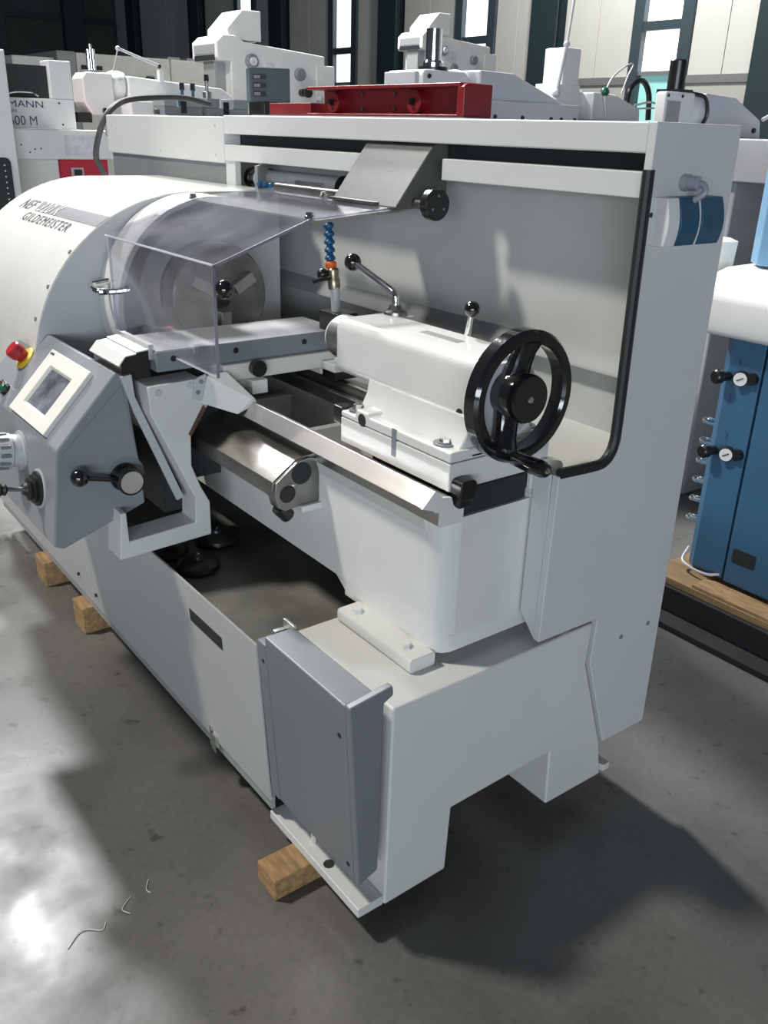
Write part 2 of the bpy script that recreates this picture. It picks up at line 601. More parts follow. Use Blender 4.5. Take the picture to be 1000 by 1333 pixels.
for xx in (-0.306, -0.128):
    b = NB()
    spin(b, [(0, 0.0165), (0.003, 0.0165), (0.003, 0.013), (0.011, 0.012)], (xx, 0.194, 0.605), (0, 0, 1), 6)
    part('foot_bolt', b, CASTW, fl, 0.001)

front_way = [(0.168, 0.950), (0.199, 0.981), (0.218, 0.963), (0.241, 0.960), (0.247, 0.941), (0.275, 0.936),
             (0.275, 0.900), (0.216, 0.900), (0.217, 0.933), (0.202, 0.935), (0.194, 0.941)]
rear_way = [(0.457, 0.930), (0.457, 0.962), (0.474, 0.962), (0.474, 0.946), (0.488, 0.946), (0.490, 0.984), (0.500, 0.988),
            (0.548, 0.975), (0.555, 0.966), (0.557, 0.948), (0.532, 0.944), (0.519, 0.930)]
part('bed_way', prism(NB(), front_way, 'x', -1.75, -0.071), STEEL, LA, 0.0015, 'bright ground steel slideway with a bevelled front edge')
part('bed_way', prism(NB(), rear_way, 'x', -1.75, -0.071), STEEL, LA, 0.0015, 'ground steel slideway beside the rear splash wall')
part('way_end', prism(NB(), front_way, 'x', -0.071, -0.064), CASTW, bed)
part('way_end', prism(NB(), rear_way, 'x', -0.071, -0.064), CASTW, bed)
b = NB()
prism(b, [(0.216, 0.903), (0.228, 0.86), (0.225, 0.85), (0.275, 0.85), (0.275, 0.903)], 'x', -1.75, -0.115)
part('bed_fillet', b, CASTW, bed, 0.002)

# ---- leadscrew tin cover and its end bearing
tin = [(0.105, 0.868), (0.172, 0.914), (0.226, 0.918), (0.226, 0.90), (0.175, 0.90), (0.112, 0.858), (0.112, 0.83), (0.105, 0.83)]
part('leadscrew_cover', prism(NB(), tin, 'x', -0.98, -0.522), SHEET, LA, 0.001, 'worn bare tin cover over the leadscrew')
b = NB()
prism(b, [(0.226, 0.802), (0.226, 0.905), (0.20, 0.914), (0.172, 0.911), (0.108, 0.866), (0.104, 0.835), (0.112, 0.805), (0.132, 0.793), (0.155, 0.797)], 'x', -0.545, -0.510)
lb = part('leadscrew_bearing', b, DSTEEL, LA, 0.003)
part('bearing_hole', cyl(NB(), (-0.515, 0.176, 0.880), (-0.5092, 0.176, 0.880), 0.027), DARK, lb)
part('bearing_hole', cyl(NB(), (-0.515, 0.138, 0.836), (-0.5092, 0.138, 0.836), 0.021), BLACK, lb)
part('grease_nipple', spin(NB(), [(0, 0.003), (0.012, 0.003), (0.014, 0)], (-0.512, 0.151, 0.856), (1, -0.2, 0.2), 8), CHROME, lb)
part('bearing_foot', box(NB(), -0.545, -0.500, 0.170, 0.2255, 0.785, 0.800), CASTW, lb, 0.002)
part('bearing_cap', cyl(NB(), (-0.53, 0.125, 0.80), (-0.53, 0.150, 0.772), 0.018), BLACK, lb)
part('leadscrew', cyl(NB(), (-1.5, 0.165, 0.868), (-0.53, 0.165, 0.868), 0.016), DSTEEL, LA)

# ---- tailstock
b = NB()
box(b, -0.450, -0.077, 0.243, 0.520, 0.964, 1.0215)
tsb = part('tailstock_plate', b, CASTW, LA, 0.003, 'white lower plate of the tailstock')
b = NB()
prism(b, [(-0.450, 1.023), (-0.077, 1.023), (-0.077, 1.045), (-0.345, 1.045), (-0.350, 1.053), (-0.392, 1.053), (-0.396, 1.036), (-0.450, 1.036)], 'y', 0.243, 0.300)
prism(b, [(0.295, 1.023), (0.295, 1.045), (0.520, 1.045), (0.520, 1.023)], 'x', -0.450, -0.077)
# neck
neck = [(0.272, 1.04), (0.286, 1.052), (0.298, 1.075), (0.303, 1.105), (0.445, 1.105), (0.46, 1.075), (0.475, 1.05), (0.49, 1.04)]
prism(b, neck, 'x', -0.430, -0.088)
prism(b, [(p[0] - 0.006 if p[0] < 0.4 else p[0], p[1]) for p in neck], 'x', -0.345, -0.086)
ts = part('tailstock', b, CASTW, LA, 0.006, 'white cast tailstock foot and neck', 3)
b = NB()
prism(b, rrect(0.303, 0.462, 1.088, 1.216, 0.026, 6), 'x', -0.56, -0.088)
part('tailstock_barrel', b, CASTW, ts, 0.007, 'rounded white barrel of the tailstock', 3)
part('clamp_pad', box(NB(), -0.56, -0.50, 0.43, 0.485, 1.195, 1.214), CASTW, ts, 0.003)
part('barrel_end', prism(NB(), rrect(0.302, 0.452, 1.060, 1.208, 0.05, 8), 'x', -0.090, -0.070), LGREY, ts, 0.003)
b = NB()
spin(b, [(0, 0.045), (0.006, 0.052), (0.082, 0.052), (0.088, 0.048)], (-0.555, 0.378, 1.152), (-1, 0, 0), 36)
part('quill_ring', b, STEEL, ts)
part('quill_nose', spin(NB(), [(0, 0.046), (0.010, 0.045), (0.016, 0.038), (0.016, 0.02)], (-0.642, 0.378, 1.152), (-1, 0, 0), 36), CASTW, ts)
part('scale_strip', box(NB(), -0.345, -0.225, 0.372, 0.396, 1.2155, 1.2170), ALU, ts)
for x0, z0 in ((-0.165, 1.198), (-0.125, 1.106)):
    part('oil_hole', cyl(NB(), (x0, 0.300 if z0 < 1.15 else 0.3075, z0), (x0, 0.312, z0), 0.007, n=14), DARK, ts)
for c in ((-0.128, 0.272), (-0.128, 0.492)):
    b = NB()
    spin(b, [(0, 0.024), (0.003, 0.024), (0.003, 0.016), (0.005, 0.015)], (c[0], c[1], 1.045), (0, 0, 1), 24)
    part('clamp_washer', b, DGREY, ts)
    part('clamp_bolt', spin(NB(), [(0, 0.012), (0.006, 0.011)], (c[0], c[1], 1.050), (0, 0, 1), 6), STEEL, ts)
part('clamp_washer', spin(NB(), [(0, 0.021), (0.004, 0.021)], (-0.424, 0.272, 1.036), (0, 0, 1), 24), DSTEEL, ts)
part('clamp_bolt', spin(NB(), [(0, 0.012), (0.014, 0.011)], (-0.424, 0.272, 1.038), (0, 0, 1), 6), STEEL, ts)
part('index_mark', box(NB(), -0.262, -0.247, 0.2422, 0.2440, 0.986, 1.046), DGREY, ts)
part('set_screw', cyl(NB(), (-0.369, 0.2425, 1.034), (-0.369, 0.26, 1.034), 0.014), DARK, ts)
part('end_mark', box(NB(), -0.0775, -0.0762, 0.30, 0.345, 1.0285, 1.032), BLACK, ts)
b = NB()
box(b, -0.485, -0.452, 0.246, 0.285, 1.000, 1.040)
box(b, -0.50, -0.478, 0.255, 0.29, 1.004, 1.036)
part('way_wiper', b, BLACK, tsb, 0.004)
b = NB()
prism(b, rrect(0.247, 0.290, 0.952, 0.994, 0.012, 4), 'x', -0.0765, -0.045)
box(b, -0.0765, -0.05, 0.25, 0.28, 0.936, 0.96)
part('way_wiper', b, BLACK, tsb, 0.003)
part('clamp_shoe', box(NB(), -0.38, -0.070, 0.282, 0.452, 0.911, 0.963), DARK, tsb)  # clamp plate, coloured dark and lengthened to paint the shade in the bed pocket

# tailstock levers
b = NB()
spin(b, [(0, 0.028), (0.008, 0.027), (0.012, 0.018), (0.022, 0.014), (0.022, 0.0)], (-0.532, 0.452, 1.214), (0, 0, 1), 24)
lv = part('clamp_lever', b, DSTEEL, LA)
part('lever_rod', tube(NB(), [(-0.532, 0.452, 1.225), (-0.533, 0.452, 1.250), (-0.542, 0.452, 1.264), (-0.60, 0.452, 1.281), (-0.70, 0.452, 1.310)], 0.0085, 12, True, 5), CHROME, lv)
part('ball_knob', ball(NB(), (-0.708, 0.452, 1.312), 0.021), GLBLACK, lv)
lv2 = part('clamp_lever', cyl(NB(), (-0.283, 0.452, 1.190), (-0.270, 0.452, 1.265), 0.0075, 0.006), CHROME, LA)
part('ball_knob', ball(NB(), (-0.269, 0.452, 1.270), 0.0175), GLBLACK, lv2)

# ---- handwheel
HY, HZ = 0.372, 1.150
b = NB()
RO, RI = 0.130, 0.104
prof = [(-0.052, RI + 0.003), (-0.054, RO - 0.010), (-0.048, RO), (-0.022, RO), (-0.015, RO - 0.006), (-0.015, RI + 0.006), (-0.020, RI)]
rings = []
for k in range(56):
    q = 2 * math.pi * k / 56
    rings.append([b.verts.new((t, HY + r * math.cos(q), HZ + r * math.sin(q))) for t, r in prof])
for k in range(56):
    A, B = rings[k], rings[(k + 1) % 56]
    for i in range(len(prof)):
        j = (i + 1) % len(prof)
        b.faces.new((A[i], A[j], B[j], B[i]))
hw = part('handwheel', b, GLBLACK, LA, 0, 'glossy black handwheel with two wide spokes and a crank grip')
part('wheel_hub', spin(NB(), [(0, 0.040), (0.05, 0.047), (0.086, 0.049), (0.094, 0.045), (0.094, 0)], (-0.098, HY, HZ), (1, 0, 0), 36), GLBLACK, hw)
part('hub_screw', spin(NB(), [(0, 0.007), (0.002, 0.006), (0.002, 0.0)], (-0.004, HY, HZ), (1, 0, 0), 12), CHROME, hw)
for ang in (80, 258):
    b = NB()
    q = R(ang)
    er = Vector((0, math.cos(q), math.sin(q)))
    et = Vector((0, -math.sin(q), math.cos(q)))
    secs = []
    for r, xw, hw_, th in ((0.030, -0.055, 0.032, 0.024), (0.06, -0.052, 0.027, 0.022), (0.085, -0.046, 0.026, 0.020), (0.112, -0.036, 0.034, 0.018)):
        c = Vector((xw, HY, HZ)) + er * r
        ring = []
        for i in range(12):
            p = 2 * math.pi * i / 12
            ring.append(b.verts.new(c + et * hw_ * math.cos(p) + Vector((1, 0, 0)) * th * math.sin(p)))
        secs.append(ring)
    for A, B in zip(secs, secs[1:]):
        for i in range(12):
            j = (i + 1) % 12
            b.faces.new((A[i], A[j], B[j], B[i]))
    b.faces.new(secs[0])
    b.faces.new(secs[-1])
    part('wheel_spoke', b, GLBLACK, hw)
gq = R(-100)
gy, gz = HY + 0.117 * math.cos(gq), HZ + 0.117 * math.sin(gq)
part('crank_grip', spin(NB(), [(0, 0.012), (0.004, 0.0145), (0.055, 0.0165), (0.082, 0.0165), (0.090, 0.013), (0.092, 0.0)], (-0.018, gy, gz), (1, 0, 0), 24), GLBLACK, hw)
part('grip_screw', spin(NB(), [(0, 0.006), (0.004, 0.004), (0.005, 0)], (0.0735, gy, gz), (1, 0, 0), 12), CHROME, hw)

# ---- rear splash guard
gp = [(0.630, 1.640), (0.900, 1.640), (0.912, 0.192), (0.752, 0.194), (0.655, 0.465), (0.660, 0.583), (0.464, 0.587), (0.470, 0.975),
      (0.585, 0.970), (0.612, 0.974), (0.628, 0.988), (0.638, 1.012), (0.640, 1.06), (0.634, 1.30), (0.630, 1.56)]
sg = part('splash_guard', prism(NB(), gp, 'x', -0.016, 0.003), PANELW, LA, 0.0025, 'tall white sheet metal end panel of the splash guard')
trim = [(0, 0.627, 1.557), (0, 0.632, 1.30), (0, 0.637, 1.06), (0, 0.634, 1.014), (0, 0.624, 0.992), (0, 0.608, 0.980), (0, 0.583, 0.976), (0, 0.474, 0.981)]
part('rubber_edge_trim', tube(NB(), trim, 0.0115, 10, True, 4), RUBBER, sg)
for yy, zz in ((0.759, 0.501), (0.861, 0.506)):
    part('panel_screw', spin(NB(), [(0, 0.0065), (0.002, 0.006), (0.002, 0.0)], (0.003, yy, zz), (1, 0, 0), 12), DGREY, sg)
part('panel_screw', spin(NB(), [(0, 0.005), (0.002, 0.004), (0.002, 0.0)], (0.003, 0.648, 1.476), (1, 0, 0), 12), DARK, sg)
part('panel_flange', prism(NB(), [(-0.016, 0.592), (-0.016, 0.975), (-0.060, 0.965), (-0.060, 0.640)], 'y', 0.464, 0.470), PANELW, sg)
part('top_rail', box(NB(), -1.700, -0.016, 0.630, 0.900, 1.585, 1.640), PANELW, LA, 0.004)
part('lower_rail', prism(NB(), [(0.630, 1.505), (0.630, 1.553), (0.680, 1.553), (0.680, 1.548), (0.638, 1.548), (0.650, 1.505)], 'x', -0.60, -0.016), PANELW, LA, 0.003)
part('lower_rail', prism(NB(), [(0.630, 1.505), (0.630, 1.553), (0.680, 1.553), (0.680, 1.548), (0.638, 1.548), (0.650, 1.505)], 'x', -1.700, -0.70), PANELW, LA, 0.003)
part('rail_slot', box(NB(), -1.70, -0.016, 0.690, 0.705, 1.515, 1.586), DARK, LA)
b = NB()
box(b, -1.66, -0.016, 0.772, 0.784, 1.150, 1.585)
back = part('splash_wall', b, WALLW, LA, 0, 'pale grey rear splash wall')
part('wall_ledge', prism(NB(), [(0.774, 1.164), (0.738, 1.130), (0.734, 1.122), (0.750, 1.120), (0.784, 1.152)], 'x', -1.66, -0.016), BGM, back, 0.002)
part('lower_wall', box(NB(), -1.70, -0.016, 0.765, 0.777, 0.78, 1.12), WALLW, back)
part('chip_slope', prism(NB(), [(0.765, 0.985), (0.575, 0.885), (0.575, 0.875), (0.765, 0.975)], 'x', -1.40, -0.016), WALLW, back)
part('side_deflector', prism(NB(), [(-1.66, 0.797), (-1.43, 0.600), (-1.43, 0.590), (-1.67, 0.790)], 'z', 0.95, 1.50), WALLW, back)
part('wall_seam', box(NB(), -0.62, -0.617, 0.744, 0.7455, 1.10, 1.115), DARK, back)
part('splash_back', box(NB(), -1.70, -0.016, 0.890, 0.900, 0.20, 1.586), PANELW, LA)
# electrical duct to the left
part('cable_duct', box(NB(), -2.72, -1.703, 0.630, 0.900, 1.495, 1.636), PANELW, LA, 0.004)
b = NB()
box(b, -2.70, -1.71, 0.640, 0.66, 1.30, 1.50)
part('duct_wall', b, GREY, LA)
part('duct_end', box(NB(), -1.708, -1.645, 0.638, 0.66, 1.30, 1.51), PANELW, LA, 0.002)
part('rear_cabinet', box(NB(), -3.0, -1.70, 0.66, 0.90, 0.20, 1.36), PANELW, LA, 0.004)
for xx, zz in ((-2.66, 1.60), (-1.76, 1.61), (-1.76, 1.52), (-2.2, 1.52)):
    part('duct_screw', spin(NB(), [(0, 0.006), (0.002, 0.005), (0.002, 0)], (xx, 0.630, zz), (0, -1, 0), 10), LGREY, LA)
# switch on end panel
def bulge(z0, z1, x0, amp, n=8):
    return [(x0 + amp * math.sin(math.pi * (0.12 + 0.88 * i / n)), z0 + (z1 - z0) * i / n) for i in range(n + 1)]


def switch_piece(y0, y1, z0, z1, x0, amp):
    return prism(NB(), [(0.003, z1), (0.003, z0)] + bulge(z0, z1, x0, amp), 'y', y0, y1)


sw = part('main_switch', switch_piece(0.650, 0.822, 1.420, 1.509, 0.034, 0.010), BGW, LA, 0.002, 'pale switch box with two dark blue rockers')
part('switch_rocker', switch_piece(0.684, 0.742, 1.421, 1.5095, 0.0365, 0.012), NAVY, sw, 0.0015)
part('switch_rocker', switch_piece(0.752, 0.8235, 1.421, 1.5095, 0.0365, 0.012), NAVY, sw, 0.0015)
b = NB()
spin(b, [(0, 0.016), (0.012, 0.016), (0.012, 0.0135), (0.032, 0.0135), (0.034, 0.010)], (0.003, 0.735, 1.534), (1, 0.1, 0), 18)
gl = part('cable_gland', b, KGREY, LA)
part('gland_cable', tube(NB(), [(0.03, 0.738, 1.534), (0.045, 0.740, 1.532), (0.052, 0.738, 1.520), (0.045, 0.732, 1.510), (0.035, 0.728, 1.503)], 0.0065, 10), KGREY, gl)

# ---- headstock
hp = [(0.66, 1.430), (0.36, 1.430)]
for k in range(1, 22):
    q = R(90 + 80 * k / 21)
    hp.append((0.36 + 0.5 * math.cos(q), 0.93 + 0.5 * math.sin(q)))
hp += [(-0.135, 0.93), (-0.120, 0.62), (0.66, 0.62)]
hs = part('headstock', prism(NB(), hp, 'x', -2.25, -1.41), CASTW, LA, 0.0015, 'big white headstock cover with a rounded front')
hp2 = [(p[0] if p[0] > 0.5 else p[0] + 0.004, p[1] - 0.004 if p[1] > 1.0 else p[1]) for p in hp]
part('headstock_end', prism(NB(), hp2, 'x', -1.41, -1.4085), LGREY, hs)
HC, HRAD = (0.36, 0.93), 0.5


def on_cover(x0, a0):
    def f(tx, ty):
        q = R(a0) - ty / HRAD
        return (x0 + tx, HC[0] + (HRAD + 0.0012) * math.cos(q), HC[1] + (HRAD + 0.0012) * math.sin(q))
    return f


def cover_strip(x0, x1, a0, a1, lift, slant=0.0):
    b = NB()
    n = 8
    rows = []
    for i in range(n + 1):
        q = R(a0 + (a1 - a0) * i / n)
        s = slant * (1 - i / n)
        rows.append((b.verts.new((x0 + s, HC[0] + (HRAD + lift) * math.cos(q), HC[1] + (HRAD + lift) * math.sin(q))),
                     b.verts.new((x1, HC[0] + (HRAD + lift) * math.cos(q), HC[1] + (HRAD + lift) * math.sin(q)))))
    for p, q in zip(rows, rows[1:]):
        b.faces.new((p[0], p[1], q[1], q[0]))
    return b


part('name_band', cover_strip(-1.955, -1.412, 119.2, 124.6, 0.0008, -0.02), BAND, hs)
text('model_lettering', 'NEF', 0.066, INK, hs, on_cover(-2.125, 124.8), shear=0.25, sx=1.05, spacing=1.05)
text('model_lettering', '320 K', 0.066, BGW, hs, lambda tx, ty: (lambda p: (p[0], p[1] - 0.0006, p[2] + 0.0006))(on_cover(-1.945, 124.6)(tx, ty)), shear=0.25, sx=1.1, spacing=1.05)
text('maker_lettering', 'GILDEMEISTER', 0.050, INK, hs, on_cover(-1.992, 129.9), shear=0.15, sx=1.10, spacing=1.22)
for a, x in ((136, -1.425), (149, -1.43), (160, -1.44)):
    q = R(a)
    part('cover_screw', spin(NB(), [(0, 0.008), (0.003, 0.006), (0.003, 0)], (x, HC[0] + 0.5 * math.cos(q), HC[1] + 0.5 * math.sin(q)), (0, math.cos(q), math.sin(q)), 10), DGREY, hs)
# chuck and its white side guard
ck = part('chuck', spin(NB(), [(0, 0.12), (0.03, 0.15), (0.10, 0.15), (0.105, 0.145), (0.105, 0.035), (0.06, 0.03)], (-1.36, 0.37, 1.152), (1, 0, 0), 40), DSTEEL, LA, 0, 'steel lathe chuck behind the clear guard')
for a in (30, 150, 270):
    q = R(a)
    c = Vector((-1.245, 0.37 + 0.075 * math.cos(q), 1.152 + 0.075 * math.sin(q)))
    b = NB()
    box(b, -0.02, 0.02, -0.035, 0.035, -0.016, 0.016)
    bmesh.ops.rotate(b, verts=b.verts, cent=(0, 0, 0), matrix=Matrix.Rotation(q, 3, 'X'))
    bmesh.ops.translate(b, verts=b.verts, vec=c)
    part('chuck_jaw', b, STEEL, ck, 0.002)
b = NB()
spin(b, [(0, 0.20), (0.02, 0.20), (0.02, 0.14), (0.0, 0.14)], (-1.39, 0.37, 1.152), (1, 0, 0), 48)
part('spindle_flange', b, LGREY, ck)
ang = [R(80 + 150 * i / 30) for i in range(31)]
drum = [(0.362 + 0.300 * math.cos(q), 1.128 + 0.300 * math.sin(q)) for q in ang] + [(0.362 + 0.285 * math.cos(q), 1.128 + 0.285 * math.sin(q)) for q in reversed(ang)]
cg = part('chuck_side_guard', prism(NB(), drum, 'x', -1.405, -1.262), WHITE, LA, 0.002, 'white curved side drum of the chuck guard')
part('guard_handle', tube(NB(), [(-1.34, 0.07, 1.205), (-1.34, 0.028, 1.200), (-1.325, 0.012, 1.198), (-1.27, 0.010, 1.193), (-1.255, 0.025, 1.192), (-1.255, 0.07, 1.19)], 0.009, 10), CHROME, cg)

# ---- clear chuck guard
GX0, GX1 = -1.265, -0.662
t = 0.005
g = part('chuck_guard', box(NB(), GX0, GX1, 0.055 - t, 0.055, 1.087, 1.336), CLEAR, LA, 0, 'scratched clear plastic chuck guard bent over the spindle')
b = NB()
prism(b, [(0.050, 1.334), (0.055, 1.330), (0.300, 1.416), (0.298, 1.421)], 'x', GX0 - 0.03, GX1)
part('sloped_pane', b, CLEAR, g)
b = NB()
prism(b, [(0.298, 1.421), (0.300, 1.416), (0.585, 1.440), (0.585, 1.445)], 'x', GX0 - 0.06, GX1)
part('top_pane', b, CLEAR, g)
for xx, yy, zz in ((-0.68, 0.31, 1.418), (-0.68, 0.565, 1.440), (-1.0, 0.56, 1.438), (-1.28, 0.31, 1.418)):
    b = NB()
    spin(b, [(-0.010, 0.0), (-0.010, 0.008), (-0.002, 0.008), (-0.002, 0.012), (0.008, 0.012), (0.010, 0.009), (0.016, 0.009), (0.016, 0)], (xx, yy, zz), (0, 0, 1), 10)
    part('guard_screw', b, CHROME, g)
part('edge_bar', prism(NB(), [(0.30, 1.409), (0.30, 1.416), (0.60, 1.440), (0.60, 1.433)], 'x', GX1 - 0.012, GX1), STEEL, g)
part('bend_edge', tube(NB(), [(GX0 - 0.02, 0.0525, 1.333), (GX1, 0.0525, 1.333)], 0.0030, 8, False), EDGEHI, g)  # pale rod painted in as the white highlight along the bend
part('pane_edge', box(NB(), GX1 - 0.0005, GX1 + 0.0022, 0.049, 0.056, 1.087, 1.333), EDGEM, g)
part('pane_edge', prism(NB(), [(0.050, 1.334), (0.055, 1.329), (0.300, 1.415), (0.298, 1.4215)], 'x', GX1 - 0.0005, GX1 + 0.0022), EDGEM, g)
part('pane_edge', box(NB(), GX0, GX1, 0.0495, 0.0555, 1.0850, 1.0875), EDGEHI, g)
part('pane_edge', box(NB(), GX0 - 0.0022, GX0 + 0.0005, 0.049, 0.056, 1.087, 1.333), EDGEHI, g)
part('guard_knob', ball(NB(), (-0.640, 0.066, 1.285), 0.021), GLBLACK, g)
part('knob_stem', cyl(NB(), (-0.664, 0.062, 1.283), (-0.645, 0.066, 1.285), 0.006), CHROME, g)
part('hinge_rod', cyl(NB(), (-1.30, 0.590, 1.448), (-0.60, 0.590, 1.450), 0.012), DSTEEL, g)
part('hinge_plate', box(NB(), -0.92, -0.72, 0.52, 0.60, 1.443, 1.449), DSTEEL, g)
part('hinge_knob', spin(NB(), [(0, 0.018), (0.02, 0.018), (0.022, 0.034), (0.026, 0.037), (0.046, 0.037), (0.050, 0.034), (0.050, 0)], (-0.62, 0.600, 1.452), (1, 0, 0), 32), BLACK, g)
for k in range(3):
    q = R(90 + 120 * k)
    part('knob_hole', cyl(NB(), (-0.5702, 0.600 + 0.02 * math.cos(q), 1.452 + 0.02 * math.sin(q)), (-0.5690, 0.600 + 0.02 * math.cos(q), 1.452 + 0.02 * math.sin(q)), 0.003, n=8), DGREY, g)
b = NB()
prism(b, [(0.668, 1.586), (0.640, 1.580), (0.530, 1.440), (0.545, 1.436), (0.690, 1.440), (0.690, 1.586)], 'x', -0.921, -0.647)
part('hinge_cover', b, TRAPG, LA, 0.004, 'slanted dull grey metal cover hanging from the rail slot')

# ---- machine lamp tube
lt = part('lamp_tube', spin(NB(), [(0, 0.03), (0.52, 0.03)], (-1.62, 0.722, 1.452), (1, 0, 0), 28), BGW, LA, 0, 'clear cylindrical machine lamp with black clamp bands')
part('lamp_cap', spin(NB(), [(-0.045, 0.028), (-0.042, 0.032), (-0.03, 0.033), (0.0, 0.033)], (-1.62, 0.722, 1.452), (1, 0, 0), 28), CHROME, lt)
for x0 in (-1.68, -1.60, -1.14):
    part('lamp_band', spin(NB(), [(0, 0.030), (0, 0.0345), (0.028, 0.0345), (0.028, 0.030)], (x0, 0.722, 1.452), (1, 0, 0), 28, False), BLACK, lt)
part('lamp_label', box(NB(), -1.36, -1.20, 0.6905, 0.6915, 1.445, 1.462), ALU, lt)

# ---- coolant hose
cb = part('coolant_block', box(NB(), -0.925, -0.835, 0.495, 0.56, 1.105, 1.158), BLACK, LA, 0.002)
part('coolant_tube', cyl(NB(), (-0.880, 0.52, 1.155), (-0.886, 0.52, 1.225), 0.0125), LGREY, cb)
part('coolant_valve', spin(NB(), [(0, 0.015), (0.01, 0.017), (0.025, 0.017), (0.035, 0.014), (0.05, 0.016), (0.055, 0.013)], (-0.888, 0.52, 1.215), (-0.15, 0, 1), 16), BRASS, cb)
b = NB()
tube(b, [(-0.888, 0.515, 1.245), (-0.895, 0.485, 1.243), (-0.90, 0.46, 1.238)], 0.006, 8)
ball(b, (-0.915, 0.50, 1.252), 0.016, 14)
part('valve_handle', b, BLACK, cb)
part('orange_ring', spin(NB(), [(0, 0.013), (0.004, 0.0155), (0.014, 0.0155), (0.018, 0.012)], (-0.905, 0.52, 1.268), (-0.1, 0, 1), 16), ORANGE, cb)
for k in range(6):
    z = 1.286 + 0.0205 * k
    part('hose_segment', spin(NB(), [(0, 0.0075), (0.004, 0.014), (0.010, 0.0145), (0.016, 0.009), (0.021, 0.008)], (-0.909 - 0.002 * k, 0.52, z), (-0.08, 0, 1), 14), BLUE, cb)
for k in range(8):
    part('hose_segment', spin(NB(), [(0, 0.005), (0.004, 0.009), (0.011, 0.009), (0.016, 0.005)], (-1.42 + 0.030 * k, 0.595 + 0.003 * k, 1.447), (1, 0.1, 0.02), 12), BLUE if k % 4 < 3 else CHROME, cb)

# ---- saddle and cross slide
b = NB()
box(b, -1.20, -0.866, 0.170, 0.540, 1.012, 1.0555)
box(b, -1.20, -0.880, 0.172, 0.245, 0.985, 1.013)
box(b, -1.20, -0.880, 0.470, 0.538, 0.990, 1.013)
sd = part('saddle', b, CREAM, LA, 0.004, 'cream saddle casting riding on the ways')
part('rear_wiper', box(NB(), -0.866, -0.800, 0.462, 0.548, 1.012, 1.034), CREAM, sd, 0.003)
part('wiper_felt', box(NB(), -0.864, -0.803, 0.466, 0.545, 0.990, 1.012), BLACK, sd, 0.002)
part('wiper_plate', box(NB(), -0.866, -0.775, 0.500, 0.560, 1.034, 1.040), CASTW, sd, 0.001)
part('saddle_knob', spin(NB(), [(0, 0.021), (0.02, 0.022), (0.024, 0.019), (0.024, 0)], (-0.866, 0.262, 1.040), (1, 0, 0), 20), BLACK, sd)
part('inner_block', box(NB(), -0.900, -0.845, 0.238, 0.285, 0.975, 1.012), CASTW, sd, 0.003)
xs = part('cross_slide', box(NB(), -1.09, -0.882, 0.000, 0.545, 1.056, 1.105), DGREY, LA, 0.003, 'slate grey cross slide below the clear guard')
part('cross_slide_top', box(NB(), -1.085, -0.886, 0.004, 0.541, 1.105, 1.107), BGM, xs)
for yy in (0.045, 0.215, 0.42):
    part('slide_screw', spin(NB(), [(0, 0.008), (0.002, 0.007), (0.002, 0)], (-0.882, yy, 1.086), (1, 0, 0), 12), BLACK, xs)
b = NB()
box(b, -1.08, -0.90, -0.010, 0.004, 1.085, 1.122)
part('cover_strip', b, ALU, xs, 0.001)
for xx in (-1.06, -0.99, -0.92):
    part('strip_screw', cyl(NB(), (xx, -0.011, 1.108), (xx, -0.008, 1.108), 0.005, n=10), BLACK, xs)
tc_ = part('telescopic_cover', prism(NB(), [(-0.012, 1.108), (-0.012, 1.058), (-0.080, 1.058), (-0.080, 1.082), (-0.066, 1.098)], 'x', -1.085, -0.903), BLACK, LA)
part('cover_plate', prism(NB(), [(-0.010, 1.109), (-0.010, 1.112), (-0.040, 1.109), (-0.040, 1.106)], 'x', -1.092, -0.900), PLATEW, tc_)
part('cover_plate', prism(NB(), [(-0.041, 1.102), (-0.041, 1.105), (-0.068, 1.102), (-0.068, 1.099)], 'x', -1.092, -0.900), PLATEW, tc_)
part('cover_plate', prism(NB(), [(-0.068, 1.099), (-0.068, 1.102), (-0.088, 1.080), (-0.086, 1.077)], 'x', -1.092, -0.900), PLATEW, tc_)
# front way wiper cover
b = NB()
A = [(-0.858, 0.096, 0.972), (-0.858, 0.118, 1.040), (-0.858, 0.172, 1.044), (-0.858, 0.200, 1.000)]
B = [(-0.772, 0.155, 0.955), (-0.770, 0.196, 0.989), (-0.770, 0.205, 0.989), (-0.772, 0.212, 0.975)]
va = [b.verts.new(p) for p in A]
vb = [b.verts.new(p) for p in B]
for i in range(4):
    j = (i + 1) % 4
    b.faces.new((va[i], va[j], vb[j], vb[i]))
b.faces.new(va)
b.faces.new(vb)
ww = part('way_cover', b, CASTW, sd, 0.002)
b = NB()
prism(b, [(0.078, 0.985), (0.083, 1.035), (0.116, 1.044), (0.100, 0.978)], 'x', -0.862, -0.852)
part('cover_flange', b, LGREY, sd, 0.001)
for yy, zz in ((0.090, 1.002), (0.100, 1.028)):
    part('flange_screw', cyl(NB(), (-0.853, yy, zz), (-0.8505, yy, zz), 0.006, n=12), DGREY, sd)

